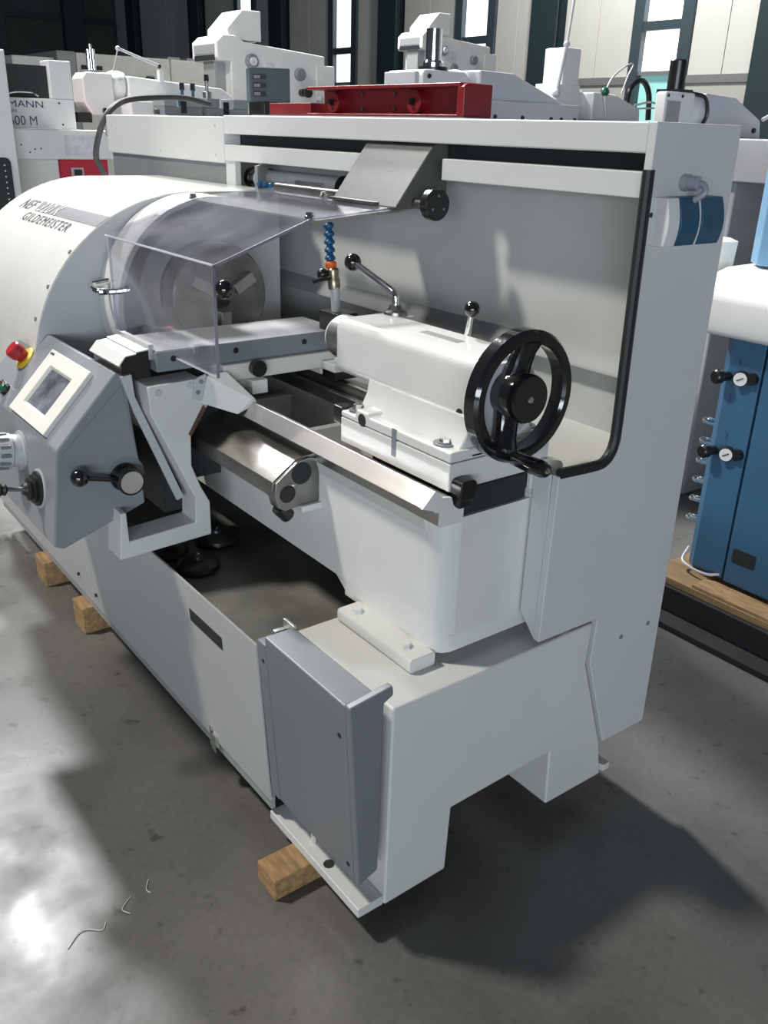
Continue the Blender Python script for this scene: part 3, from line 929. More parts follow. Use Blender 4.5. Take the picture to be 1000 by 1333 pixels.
# ---- white apron bracket (C shape) carrying the control panel
XP = -0.862
cprof = [(-0.035, 1.030), (0.105, 1.034), (0.120, 0.960), (0.070, 0.892), (0.067, 0.810), (0.090, 0.745), (0.112, 0.700), (0.112, 0.606),
         (-0.142, 0.596), (-0.130, 0.722), (-0.115, 0.722), (-0.113, 0.642), (0.068, 0.652), (0.071, 0.720), (-0.033, 0.962)]
ab = part('apron_bracket', prism(NB(), cprof, 'x', XP - 0.085, XP), WHITE, LA, 0.004, 'white C shaped apron bracket')
for yy, zz in ((-0.010, 1.012), (0.075, 1.020)):
    part('bracket_screw', spin(NB(), [(0, 0.009), (0.003, 0.008), (0.003, 0)], (XP, yy, zz), (1, 0, 0), 14), LGREY, ab)
b = NB()
prism(b, [(0.112, 0.955), (0.068, 0.889), (0.062, 0.895), (0.106, 0.965)], 'x', XP - 0.08, XP + 0.004)
part('rust_strip', b, RUST, ab)
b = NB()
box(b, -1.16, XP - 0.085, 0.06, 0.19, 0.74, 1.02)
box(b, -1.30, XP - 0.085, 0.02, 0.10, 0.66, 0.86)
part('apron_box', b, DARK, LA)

# ---- control panel
PX = -0.910
A0 = Vector((PX, -0.093, 1.063))
B0 = Vector((PX, -0.253, 0.894))
C0 = Vector((PX, -0.286, 0.652))
pp = [(-0.070, 1.050), (-0.093, 1.063), (-0.253, 0.894), (-0.286, 0.652), (-0.262, 0.640), (-0.045, 0.716), (-0.052, 0.83)]
cpn = part('control_panel', prism(NB(), pp, 'x', PX - 0.652, PX), PGREY, LA, 0.006, 'grey slanted control console with screen, emergency stop and joystick', 3)
ipp = [(-0.082, 1.030), (-0.240, 0.884), (-0.262, 0.668), (-0.05, 0.722), (-0.055, 0.83)]
part('panel_side', prism(NB(), ipp, 'x', PX - 0.01, PX + 0.0025), PGREY, cpn)
part('panel_lip', prism(NB(), [(-0.084, 1.052), (-0.056, 1.056), (-0.052, 1.000), (0.058, 0.712), (0.038, 0.706), (-0.058, 0.960)], 'x', -0.912, -0.902), LGREY, cpn, 0.002)
v1 = (B0 - A0).normalized()
n1 = Vector((0, v1.z, -v1.y)) * -1
if n1.z < 0:
    n1 = -n1
v2 = (C0 - B0).normalized()
n2 = Vector((0, v2.z, -v2.y))
if n2.y > 0:
    n2 = -n2


def on1(u, v, h=0.0):
    return A0 + Vector((-u, 0, 0)) + v1 * v + n1 * h


def on2(u, v, h=0.0):
    return B0 + Vector((-u, 0, 0)) + v2 * v + n2 * h


def slab(pt, u0, u1, va_, vb_, h0, h1):
    b = NB()
    P = [b.verts.new(pt(u, v, h)) for h in (h0, h1) for u, v in ((u0, va_), (u1, va_), (u1, vb_), (u0, vb_))]
    for f in ((0, 1, 2, 3), (4, 5, 6, 7), (0, 1, 5, 4), (1, 2, 6, 5), (2, 3, 7, 6), (3, 0, 4, 7)):
        b.faces.new([P[i] for i in f])
    return b


def frame_slab(pt, u0, u1, a, bb_, iu0, iu1, ia, ib, h0, h1, hin):
    b = NB()
    o = [(u0, a), (u1, a), (u1, bb_), (u0, bb_)]
    i_ = [(iu0, ia), (iu1, ia), (iu1, ib), (iu0, ib)]
    Ob = [b.verts.new(pt(u, v, h0)) for u, v in o]
    Ot = [b.verts.new(pt(u, v, h1)) for u, v in o]
    It = [b.verts.new(pt(u, v, h1)) for u, v in i_]
    Ib = [b.verts.new(pt(u + (0.006 if u == iu0 else -0.006), v + (0.006 if v == ia else -0.006), hin)) for u, v in i_]
    for k in range(4):
        j = (k + 1) % 4
        b.faces.new((Ob[k], Ob[j], Ot[j], Ot[k]))
        b.faces.new((Ot[k], Ot[j], It[j], It[k]))
        b.faces.new((It[k], It[j], Ib[j], Ib[k]))
    return b


bez = part('screen_bezel', frame_slab(on1, 0.088, 0.372, 0.030, 0.222, 0.150, 0.315, 0.070, 0.188, 0.0, 0.012, 0.004), CREAM, cpn, 0.0025)
part('touch_screen', slab(on1, 0.150, 0.315, 0.070, 0.188, 0.001, 0.0042), SCREEN, bez)
part('bezel_badge', slab(on1, 0.335, 0.362, 0.038, 0.044, 0.012, 0.0126), INK, bez)
es = part('emergency_stop', spin(NB(), [(0, 0.034), (0.004, 0.034), (0.008, 0.028)], on1(0.515, 0.090), n1, 28), YELLOW, cpn)
part('stop_button', spin(NB(), [(0.004, 0.019), (0.018, 0.020), (0.024, 0.024), (0.045, 0.024), (0.050, 0.020), (0.050, 0)], on1(0.515, 0.090), n1, 24), REDB, es)
for u, mm in ((0.535, REDB), (0.487, GREENB)):
    pb = part('push_button', spin(NB(), [(0, 0.017), (0.006, 0.017), (0.006, 0.014)], on1(u, 0.192), n1, 20), BLACK, cpn)
    part('button_cap', spin(NB(), [(0.005, 0.013), (0.018, 0.013), (0.020, 0.010), (0.020, 0)], on1(u, 0.192), n1, 20), mm, pb)
dl = part('selector_knob', spin(NB(), [(0, 0.052), (0.006, 0.052), (0.006, 0.043), (0.030, 0.042), (0.030, 0.046), (0.068, 0.042), (0.072, 0.038), (0.072, 0)], on2(0.268, 0.075), n2, 32), LGREY, cpn)
d_, a_, b_ = frame_of(n2)
for k in range(12):
    q = 2 * math.pi * k / 12
    c = on2(0.268, 0.075, 0.05) + (a_ * math.cos(q) + b_ * math.sin(q)) * 0.0435
    part('grip_groove', cyl(NB(), c - n2 * 0.012, c + n2 * 0.012, 0.006, n=8), DGREY, dl)
jp = part('joystick_plate', spin(NB(), [(0, 0.050), (0.002, 0.050), (0.003, 0.047)], on2(0.118, 0.130), n2, 32), LGREY, cpn)
part('joystick_boot', spin(NB(), [(0.003, 0.044), (0.009, 0.044), (0.011, 0.034), (0.018, 0.036), (0.021, 0.027), (0.028, 0.029), (0.032, 0.019), (0.040, 0.014)], on2(0.118, 0.130), n2, 24), RUBBER, jp)
part('joystick_shaft', cyl(NB(), on2(0.118, 0.130, 0.035), on2(0.118, 0.126, 0.080), 0.0065), CHROME, jp)
part('joystick_grip', spin(NB(), [(0, 0.010), (0.006, 0.017), (0.012, 0.014), (0.018, 0.018), (0.03, 0.015), (0.06, 0.018), (0.075, 0.010), (0.075, 0)], on2(0.118, 0.126, 0.078), n2, 18), RUBBER, jp)
# feed lever on the panel side
fl_ = part('feed_dial', spin(NB(), [(0, 0.036), (0.010, 0.036), (0.010, 0.030), (0.040, 0.030), (0.044, 0.034), (0.052, 0.034), (0.054, 0.028)], (PX, -0.096, 0.800), (1, 0, 0), 32), BLACK, cpn)
part('dial_face', spin(NB(), [(0.0535, 0.0285), (0.0545, 0.0285)], (PX, -0.096, 0.800), (1, 0, 0), 32), ALU, fl_)
part('dial_ring', spin(NB(), [(0, 0.048), (0.003, 0.046)], (PX, -0.090, 0.805), (1, 0, 0), 32), DGREY, fl_)
part('feed_lever', tube(NB(), [(PX + 0.025, -0.115, 0.802), (PX + 0.030, -0.16, 0.815), (PX + 0.035, -0.205, 0.828)], 0.006, 10), BLACK, cpn)
part('lever_ball', ball(NB(), (PX + 0.036, -0.216, 0.832), 0.0225), GLBLACK, cpn)

# ---- hose arching over the duct
part('supply_hose', tube(NB(), [(-2.88, 0.70, 1.34), (-2.93, 0.67, 1.42), (-2.95, 0.66, 1.48), (-2.91, 0.68, 1.59), (-2.935, 0.74, 1.66), (-3.026, 0.85, 1.70), (-3.08, 1.00, 1.717), (-3.14, 1.18, 1.722), (-3.2, 1.34, 1.70)], 0.013, 10), HOSEG, LA)

# ================================================================ loose things by the lathe
padm = None
for i, (x, y, lab) in enumerate(((-0.870, 0.070, 'black rubber levelling pad lying foremost in the coolant tray, nothing covering it'),
                                 (-1.000, 0.040, 'black rubber levelling pad half hidden below the white C bracket'),
                                 (-0.995, 0.190, 'black rubber levelling pad farthest under the lathe bed in the tray'))):
    zt = 0.5105
    o = thing('levelling_pad', lab, 'rubber pad', (x, y, zt), 'levelling pads in the coolant tray')
    if padm is None:
        b = NB()
        spin(b, [(0, 0.055), (0.010, 0.060), (0.020, 0.057), (0.030, 0.040), (0.033, 0.016), (0.040, 0.014), (0.040, 0)], (0, 0, 0), (0, 0, 1), 32)
        padm = finish('pad_body', b, PADB)
        p2 = finish('pad_stud', spin(NB(), [(0.030, 0.006), (0.046, 0.006), (0.048, 0.004)], (0, 0, 0), (0, 0, 1), 10), CHROME)
        padm.parent = o
        p2.parent = o
    else:
        for s in (padm, p2):
            c = s.copy()
            COL.objects.link(c)
            c.parent = o

for nm, lab, x0, x1, y0, y1 in (('timber_block', 'rough pine block under the white foot plate near the grey end cover', -0.275, -0.195, -0.100, 0.10),
                                ('timber_block', 'pine block under the front cover, below the control console', -1.655, -1.555, -0.046, 0.16),
                                ('timber_block', 'pine block under the lathe farthest from the tailstock', -2.075, -1.965, -0.044, 0.16)):
    b = NB()
    hgt = 0.059 if x0 > -1 else 0.099
    box(b, x0, x1, y0, y1, 0.0, hgt)
    tag(finish(nm, b, WOOD, 0.004), lab, 'wood block', 'timber blocks under the lathe')
tag(finish('timber_block', box(NB(), -0.34, -0.24, 0.58, 0.74, 0, 0.083), WOOD, 0.004), 'pine block hidden in shadow under the rear foot of the lathe', 'wood block', 'timber blocks under the lathe')

# ================================================================ MACHINES BEHIND
# --- red channel beam
rbm = thing('machine_plinth', 'grey machine plinth behind the splash guard carrying the red beam', 'machine', (-2.0, 1.6, 0))
part('plinth_body', box(NB(), -2.95, -1.46, 1.46, 1.74, 0, 1.655), BGM, rbm, 0.01)
part('plinth_top', box(NB(), -2.97, -1.44, 1.44, 1.76, 1.655, 1.660), BGM, rbm)
rb = thing('red_beam', 'dark red steel channel beam with two bolted rollers behind the splash guard', 'steel beam', (-2.0, 1.6, 1.66))
b = NB()
box(b, -2.52, -1.58, 1.56, 1.585, 1.66, 1.772)
box(b, -2.54, -1.52, 1.48, 1.585, 1.762, 1.775)
box(b, -2.54, -1.52, 1.48, 1.585, 1.66, 1.670)
part('channel', b, RED, rb, 0.004)
b = NB()
prism(b, [(1.48, 1.66), (1.48, 1.762), (1.50, 1.772), (1.62, 1.772), (1.62, 1.66)], 'x', -1.535, -1.495)
part('channel_end', b, RED, rb, 0.006)
for xx in (-2.40, -1.84):
    b = NB()
    spin(b, [(0, 0.044), (0.035, 0.044), (0.038, 0.040)], (xx, 1.562, 1.715), (0, -1, 0), 28)
    ro = part('beam_roller', b, RED, rb)
    part('roller_nut', spin(NB(), [(0.03, 0.014), (0.05, 0.014), (0.06, 0.008)], (xx, 1.562, 1.715), (0, -1, 0), 6), BLACK, ro)
for xx in (-2.22, -2.00):
    for zz in (1.69, 1.745):
        part('beam_bolt', spin(NB(), [(0, 0.009), (0.008, 0.008), (0.008, 0)], (xx, 1.56, zz), (0, -1, 0), 8), DSTEEL, rb)
part('low_plate', box(NB(), -2.90, -2.54, 1.50, 1.60, 1.66, 1.712), RED, rb, 0.004)

# --- milling machine with chrome ram (grey-white head on long ram)
mr = thing('milling_machine', 'pale grey milling head with upright chrome cylinder beside the red beam', 'milling machine', (-2.7, 3.0, 0), 'ram milling machines behind the lathe')
b = NB()
prism(b, [(2.56, 1.66), (2.56, 1.800), (2.56, 1.905), (2.80, 1.900), (3.28, 1.745), (3.30, 1.66)], 'x', -2.95, -2.60)
part('ram', b, BGG, mr, 0.012)
part('ram_step', box(NB(), -2.60, -2.575, 2.56, 3.30, 1.66, 1.765), BGG, mr, 0.004)
b = NB()
prism(b, rrect(2.20, 2.50, 1.66, 1.890, 0.03, 4), 'x', -2.92, -2.62)
hd = part('head', b, BGW, mr, 0.01)
part('head_front', box(NB(), -2.90, -2.65, 2.175, 2.205, 1.67, 1.88), BGG, hd, 0.006)
for zz in (1.70, 1.86):
    part('head_screw', spin(NB(), [(0, 0.012), (0.006, 0.010), (0.006, 0)], (-2.618, 2.24, zz), (1, 0, 0), 10), BLACK, hd)
part('swivel_ring', spin(NB(), [(0, 0.125), (0.05, 0.135), (0.09, 0.13), (0.10, 0.12)], (-2.77, 2.48, 1.775), (0, 1, 0), 36), BGW, mr)
part('ring_gap', spin(NB(), [(0, 0.130), (0.012, 0.130)], (-2.77, 2.522, 1.775), (0, 1, 0), 36), DGREY, mr)
b = NB()
spin(b, [(0, 0.040), (0.15, 0.040), (0.152, 0.030)], (-2.70, 2.33, 1.925), (0, 0, 1), 28)
part('chrome_cylinder', b, CHROME, mr)
part('chrome_flange', spin(NB(), [(0, 0.052), (0.02, 0.052), (0.03, 0.045)], (-2.70, 2.33, 1.905), (0, 0, 1), 28), CHROME, mr)
part('black_collar', spin(NB(), [(0, 0.075), (0.018, 0.075)], (-2.70, 2.33, 1.888), (0, 0, 1), 28), BLACK, mr)
for yy in (2.66, 2.86, 3.08, 3.16, 3.27):
    part('ram_screw', spin(NB(), [(0, 0.012), (0.006, 0.010), (0.006, 0)], (-2.575, yy, 1.690), (1, 0, 0), 10), BLACK, mr)
part('column', box(NB(), -2.98, -2.58, 2.6, 3.09, 0, 1.66), BGG, mr, 0.01)

# --- machine with tall white column and wires
m4 = thing('milling_machine', 'white machine head with tall square column and slim angled arm', 'milling machine', (-2.4, 3.5, 0), 'ram milling machines behind the lathe')
part('tall_column', box(NB(), -2.76, -2.60, 3.16, 3.31, 1.885, 2.09), BGW, m4, 0.01)
part('column_box', box(NB(), -2.78, -2.595, 3.12, 3.325, 1.72, 1.895), BGW, m4, 0.008)
b = NB()
prism(b, [(3.40, 1.70), (3.40, 1.86), (3.62, 1.85), (3.86, 1.78), (3.87, 1.70)], 'x', -2.80, -2.55)
part('ram', b, BGW, m4, 0.01)
part('slide_rail', box(NB(), -2.80, -2.53, 3.36, 4.05, 1.655, 1.705), DGREY, m4, 0.004)
part('swivel_ring', spin(NB(), [(0, 0.07), (0.03, 0.08), (0.07, 0.08), (0.085, 0.07)], (-2.69, 3.33, 1.80), (0, 1, 0), 28), BGW, m4)
b = NB()
cyl(b, (-2.58, 3.10, 1.84), (-2.60, 3.17, 2.10), 0.012)
ball(b, (-2.60, 3.172, 2.105), 0.02, 12)
cyl(b, (-2.60, 3.172, 2.1), (-2.62, 3.25, 2.60), 0.008)
ball(b, (-2.58, 3.10, 1.84), 0.025, 12)
part('lamp_arm', b, LGREY, m4)
b = NB()
tube(b, [(-2.55, 3.50, 1.86), (-2.55, 3.56, 1.95), (-2.55, 3.68, 2.02), (-2.55, 3.74, 2.03), (-2.55, 3.70, 1.96), (-2.55, 3.66, 1.86)], 0.005, 6)
tube(b, [(-2.55, 3.50, 1.87), (-2.53, 3.49, 1.80), (-2.53, 3.52, 1.72)], 0.007, 6)
part('wires', b, LGREY, m4)
part('wire_plug', ball(NB(), (-2.55, 3.50, 1.865), 0.028, 12), GREENB, m4)
b = NB()
tube(b, [(-2.6, 3.78, 1.78), (-2.6, 3.80, 1.90), (-2.6, 3.90, 1.95), (-2.6, 3.99, 1.88), (-2.6, 4.02, 1.72)], 0.018, 8)
part('black_cable', b, BLACK, m4)
b = NB()
tube(b, [(-2.55, 3.80, 1.80), (-2.52, 3.95, 1.82), (-2.5, 4.1, 1.74), (-2.48, 4.15, 1.66)], 0.007, 6)
tube(b, [(-2.55, 3.80, 1.78), (-2.52, 3.98, 1.79), (-2.45, 4.2, 1.80), (-2.40, 4.3, 1.82)], 0.006, 6)
part('loose_wires', b, CREAM, m4)
part('column', box(NB(), -2.85, -2.5, 3.2, 4.2, 0, 1.655), BGG, m4, 0.01)

m4.location = (-2.4 - 0.36, 3.5 + 0.39, 0.0)

# --- machine with black motor
m3 = thing('milling_machine', 'pale grey milling head with upright black motor behind the switch panel', 'milling machine', (-1.5, 3.0, 0), 'ram milling machines behind the lathe')
b = NB()
prism(b, rrect(2.50, 2.70, 1.64, 1.79, 0.012, 3), 'x', -1.45, -1.40)
hd = part('head', b, BGW, m3, 0.006)
part('name_plate', box(NB(), -1.40, -1.396, 2.515, 2.60, 1.675, 1.755), BGM, hd)
for yy in (2.515, 2.61):
    for zz in (1.66, 1.775):
        part('head_screw', spin(NB(), [(0, 0.007), (0.004, 0.006), (0.004, 0)], (-1.40, yy, zz), (1, 0, 0), 10), BLACK, hd)
part('motor', spin(NB(), [(0, 0.036), (0.11, 0.036), (0.115, 0.032), (0.115, 0)], (-1.46, 2.635, 1.80), (0, 0, 1), 24), BLACK, m3)
part('motor_base', box(NB(), -1.52, -1.41, 2.59, 2.69, 1.788, 1.802), BLACK, m3)
part('swivel_ring', spin(NB(), [(0, 0.085), (0.05, 0.09), (0.10, 0.085)], (-1.49, 2.69, 1.715), (0, 1, 0), 32), BGW, m3)
part('ring_cable', tube(NB(), [(-1.42, 2.70, 1.79), (-1.395, 2.76, 1.775), (-1.39, 2.785, 1.71), (-1.40, 2.76, 1.65)], 0.008, 8), BLACK, m3)
b = NB()
prism(b, [(2.78, 1.62), (2.78, 1.795), (3.0, 1.785), (3.22, 1.70), (3.24, 1.62)], 'x', -1.62, -1.40)
part('ram', b, BGG, m3, 0.01)
part('ram_bolt', spin(NB(), [(0, 0.012), (0.01, 0.010), (0.01, 0)], (-1.40, 3.17, 1.655), (1, 0, 0), 10), BLACK, m3)
part('table', box(NB(), -1.75, -0.95, 2.75, 3.6, 1.45, 1.62), BGG, m3, 0.008)
part('column', box(NB(), -1.7, -1.2, 2.8, 3.6, 0, 1.45), BGG, m3, 0.01)
part('ram_lever', tube(NB(), [(-1.35, 3.15, 1.70), (-1.30, 3.25, 1.76), (-1.28, 3.38, 1.79)], 0.009, 8), LGREY, m3)

# --- tooling, readout on a table behind the duct
tb = thing('machine_table', 'grey machine table behind the cable duct carrying vices and the readout', 'machine table', (-3.5, 1.6, 0))
part('table_top', box(NB(), -3.85, -3.05, 1.05, 1.95, 1.54, 1.645), BGM, tb, 0.006)
part('table_base', box(NB(), -3.75, -3.15, 1.15, 1.85, 0, 1.54), BGM, tb, 0.01)
for (y0, y1, lab) in ((1.22, 1.43, 'grey machine vice with blue levers behind the cable duct'), (1.46, 1.70, 'dark grey machine vice beside the digital readout')):
    vt = thing('machine_vice', lab, 'vice', (-3.5, (y0 + y1) / 2, 1.645), 'vices on the machine table')
    part('vice_body', box(NB(), -3.60, -3.46, y0, y1, 1.645, 1.690), DGREY, vt, 0.004)
    part('vice_jaw', box(NB(), -3.60, -3.46, y0, y0 + 0.07, 1.690, 1.735), BGM if y0 < 1.4 else DGREY, vt, 0.003)
    part('vice_jaw', box(NB(), -3.60, -3.46, y1 - 0.09, y1, 1.690, 1.735), BGM if y0 < 1.4 else DGREY, vt, 0.003)
    part('jaw_pad', box(NB(), -3.46, -3.455, y0 + 0.09, y0 + 0.12, 1.66, 1.72), BLACK, vt)
    part('vice_screw', cyl(NB(), (-3.53, y0 - 0.025, 1.665), (-3.53, y1, 1.665), 0.012, n=12), DSTEEL, vt)
    for k, yy in enumerate((y0 + 0.13, y0 + 0.19) if y0 < 1.4 else (y0 + 0.03,)):
        b = NB()
        spin(b, [(0, 0.022), (0.03, 0.024), (0.035, 0.008), (0.075, 0.008), (0.078, 0.013), (0.10, 0.012), (0.10, 0)], (-3.52, yy, 1.735 if y0 > 1.4 else 1.69), (0, 0, 1), 12)
        lv3 = part('clamp_stud', b, NAVY if y0 < 1.4 else DSTEEL, vt)
        part('stud_cap', spin(NB(), [(0, 0.0135), (0.03, 0.012), (0.03, 0)], (-3.52, yy, (1.735 if y0 > 1.4 else 1.69) + 0.082), (0, 0, 1), 10), BLACK, lv3)
dr = thing('digital_readout', 'dark box-shaped digital readout with three display rows', 'readout', (-3.2, 1.72, 1.645))
b = NB()
box(b, -0.075, 0.075, -0.10, 0.10, 0.075, 0.232)
bmesh.ops.rotate(b, verts=b.verts, cent=(0, 0, 0), matrix=Matrix.Rotation(R(-22), 3, 'Z'))
bmesh.ops.translate(b, verts=b.verts, vec=(-3.2, 1.67, 1.645))
dbx = part('readout_case', b, FRAME, dr, 0.005)
rot22 = Matrix.Rotation(R(-22), 3, 'Z')


def rd(x, y, z):
    p = rot22 @ Vector((x, y, z))
    return p + Vector((-3.2, 1.67, 1.645))


for zz in (0.19, 0.152, 0.114):
    b = NB()
    P = [b.verts.new(rd(x, y, z)) for x in (0.073, 0.077) for y, z in ((-0.085, zz - 0.012), (-0.02, zz - 0.012), (-0.02, zz + 0.012), (-0.085, zz + 0.012))]
    for f in ((0, 1, 2, 3), (4, 5, 6, 7), (0, 1, 5, 4), (1, 2, 6, 5), (2, 3, 7, 6), (3, 0, 4, 7)):
        b.faces.new([P[i] for i in f])
    part('display_row', b, DARK, dbx)
    text('display_digits', '000', 0.02, LGREY, dbx, lambda tx, ty, zz=zz: rd(0.0775, -0.08 + tx, zz - 0.008 + ty))
part('readout_foot', box(NB(), -3.28, -3.12, 1.60, 1.74, 1.645, 1.722), BLACK, dr, 0.004)

# --- white ram mill far left (round collar, long white arm)
dm = thing('milling_machine', 'white milling head with round collar and long white ram over the cable duct', 'milling machine', (-5.1, 1.9, 0), 'ram milling machines behind the lathe')
b = NB()
prism(b, [(1.37, 1.86), (1.40, 1.895), (1.57, 1.895), (1.575, 1.72), (1.52, 1.645), (1.42, 1.645), (1.37, 1.72)], 'x', -5.2, -5.0)
part('head', b, BGW, dm, 0.012)
part('head_dial', spin(NB(), [(0, 0.018), (0.015, 0.018), (0.018, 0.012)], (-5.0, 1.50, 1.672), (1, 0, 0), 20), BLACK, dm)
part('swivel_ring', spin(NB(), [(0, 0.075), (0.03, 0.085), (0.07, 0.085), (0.09, 0.078)], (-5.09, 1.57, 1.83), (0, 1, 0), 32), BGW, dm)
part('ring_gap', spin(NB(), [(0, 0.079), (0.014, 0.079)], (-5.09, 1.655, 1.83), (0, 1, 0), 32), BGM, dm)
b = NB()
prism(b, [(1.67, 1.74), (1.67, 1.885), (2.35, 1.84), (2.45, 1.78), (2.45, 1.70)], 'x', -5.19, -5.0)
part('ram', b, BGW, dm, 0.012)
b = NB()
for dx in (-0.02, 0.02):
    cyl(b, (-5.1 + dx, 1.475 + dx * 0.5, 1.90), (-5.1 + dx, 1.475 + dx * 0.5, 2.03), 0.013, n=12)
cyl(b, (-5.1, 1.475, 1.90), (-5.1, 1.475, 2.06), 0.010, n=12)
part('draw_bar', b, CHROME, dm)
part('bar_collar', spin(NB(), [(0, 0.075), (0.014, 0.075)], (-5.1, 1.475, 1.895), (0, 0, 1), 24), DGREY, dm)
b = NB()
cyl(b, (-5.0, 1.575, 1.90), (-5.0, 1.62, 2.04), 0.004)
cyl(b, (-5.0, 1.62, 2.04), (-4.98, 1.88, 1.955), 0.009, n=10)
ball(b, (-5.0, 1.62, 2.04), 0.016, 12)
part('lamp_arm', b, LGREY, dm)
part('arm_joint', ball(NB(), (-4.98, 1.885, 1.952), 0.014, 12), BLACK, dm)
part('arm_post', box(NB(), -5.0, -4.96, 1.875, 1.905, 1.86, 1.93), BGW, dm)
part('guard_stack', box(NB(), -5.05, -4.85, 1.62, 1.92, 1.645, 1.735), BGW, dm, 0.006)
part('column', box(NB(), -5.3, -4.95, 1.75, 2.7, 0, 1.70), BGW, dm, 0.01)
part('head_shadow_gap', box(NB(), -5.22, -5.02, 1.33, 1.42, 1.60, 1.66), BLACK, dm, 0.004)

# --- white vertical mill, big head
def mill(x, y, z, s, lab):
    t = thing('vertical_mill', lab, 'milling machine', (x - 0.25, y + 0.6, 0), 'white vertical mills near the window wall')

    def Q(px_, py, pz):
        return (x + px_ * s, y + py * s, z + pz * s)

    def PB(name, x0, x1, y0, y1, z0, z1, mm, bev=0.008, par=t):
        a, c = Q(x0, y0, z0), Q(x1, y1, z1)
        return part(name, box(NB(), a[0], c[0], a[1], c[1], a[2], c[2]), mm, par, bev)

    def PP(name, pts, x0, x1, mm, bev=0.01):
        return part(name, prism(NB(), [(Q(0, p[0], p[1])[1], Q(0, p[0], p[1])[2]) for p in pts], 'x', x + x0 * s, x + x1 * s), mm, t, bev)
    # y from front, z from head bottom
    PP('head', [(0.00, 0.30), (0.00, 0.42), (0.06, 0.47), (0.20, 0.47), (0.24, 0.43), (1.02, 0.37), (1.02, 0.0), (0.12, 0.0), (0.12, 0.28), (0.02, 0.28)], -0.45, 0, BGW)
    PP('motor_hood', [(0.11, 0.47), (0.11, 0.52), (0.25, 0.66), (0.42, 0.66), (0.42, 0.44), (0.2, 0.44)], -0.38, -0.03, BGW)
    PB('rear_body', -0.45, 0.005, 0.93, 1.12, -0.6, 0.30, BGW)
    PB('name_plate', -0.40, -0.05, -0.006, 0.004, 0.335, 0.40, BGM, 0.0)
    PB('name_plate', -0.40, -0.05, -0.006, 0.004, 0.285, 0.325, DARK, 0.0)
    PB('quill_column', -0.3, -0.1, 0.02, 0.13, -0.1, 0.29, BGM)
    PB('sticker', 0.0, 0.004, 0.44, 0.52, 0.22, 0.29, PAPER, 0.0)
    for yy, zz, rr in ((0.30, 0.29, 0.055), (0.76, 0.22, 0.05), (0.47, 0.12, 0.045)):
        c = Q(0, yy, zz)
        k = part('dial', spin(NB(), [(0, rr * s), (0.03 * s, rr * s), (0.04 * s, rr * 0.8 * s)], c, (1, 0, 0), 28), DGREY, t)
        if rr > 0.052:
            part('dial_ring', spin(NB(), [(0.04 * s, 0.032 * s), (0.055 * s, 0.03 * s), (0.055 * s, 0.015 * s), (0.042 * s, 0.014 * s)], c, (1, 0, 0), 24), BGW, k)
    c = Q(0, 0.78, 0.08)
    part('hand_lever', spin(NB(), [(0, 0.03 * s), (0.06 * s, 0.03 * s), (0.06 * s, 0.015 * s), (0.10 * s, 0.04 * s), (0.12 * s, 0.04 * s)], c, (1, 0, 0), 16), BLACK, t)
    b = NB()
    cyl(b, Q(0.03, 0.78, -0.18), Q(0.06, 0.93, 0.04), 0.014 * s)
    cyl(b, Q(0.06, 0.93, 0.04), Q(0.03, 1.05, -0.06), 0.010 * s)
    ball(b, Q(0.06, 0.93, 0.04), 0.028 * s, 12)
    part('lamp_arm', b, LGREY, t)
    part('column', box(NB(), x - 0.48 * s, x - 0.02, y + 0.55 * s, y + 1.12 * s, 0, z + 0.05), BGW, t, 0.01)
    return t


mill(-6.0, 2.84, 1.80, 1.0, 'white vertical milling machine with dials beside the tall window behind the readout')
m2 = mill(-6.4, 5.25, 2.09, 0.88, 'white vertical milling machine seen beyond the chrome cylinder')

# --- long white cabinet in the distance
cb2 = thing('machine_enclosure', 'long off-white machine enclosure in front of the dark end wall', 'machine', (-14.5, 6.0, 0))
for y0, y1 in ((4.55, 6.10), (6.11, 7.25), (7.26, 8.4)):
    part('enclosure_panel', box(NB(), -15.5, -14.0, y0, y1, 0, 2.57), CREAM, cb2, 0.02)
part('end_frame', box(NB(), -15.5, -13.98, 4.25, 4.54, 0, 2.58), BGM, cb2, 0.02)
part('side_panel', box(NB(), -15.6, -14.05, 3.6, 4.24, 0, 2.48), BGW, cb2, 0.02)
part('window', box(NB(), -14.0, -13.98, 4.62, 4.95, 1.8, 2.40), DARK, cb2)
part('handle', box(NB(), -14.0, -13.92, 5.65, 5.80, 1.85, 2.30), BLACK, cb2, 0.03)
for yy in (6.25, 6.6, 7.6):
    part('roof_box', box(NB(), -14.8, -14.4, yy, yy + 0.22, 2.57, 2.63), BGM, cb2)

# --- big white machine at far left with lettering
bl = thing('saw_machine', 'big white machine with blue and grey lettering left of the lathe', 'machine', (-4.8, 0.9, 0))
b = NB()
box(b, -4.75, -4.60, 0.70, 1.165, 1.560, 1.722)
box(b, -4.75, -4.60, 1.035, 1.165, 1.722, 1.925)
part('sign_frame', b, BGW, bl, 0.006)
part('dark_window', box(NB(), -4.72, -4.64, 0.70, 1.035, 1.722, 1.895), DARK, bl)
b = NB()
tube(b, [(-4.63, 0.78, 1.735), (-4.63, 0.84, 1.752), (-4.63, 0.93, 1.752), (-4.63, 0.97, 1.735)], 0.008, 8)
part('window_rail', b, CHROME, bl)
tx0 = 0.752
sf = bl
text('sign_lettering', 'ZMANN', 0.052, INKB, sf, lambda tx, ty: (-4.5985, 0.738 + tx, 1.672 + ty), sx=1.30)
text('sign_lettering', 'CHINEN', 0.024, INK, sf, lambda tx, ty: (-4.5985, 0.725 + tx, 1.644 + ty), sx=1.15)
text('sign_lettering', '600 M', 0.072, INK, sf, lambda tx, ty: (-4.5985, 0.775 + tx, 1.578 + ty), sx=0.90)
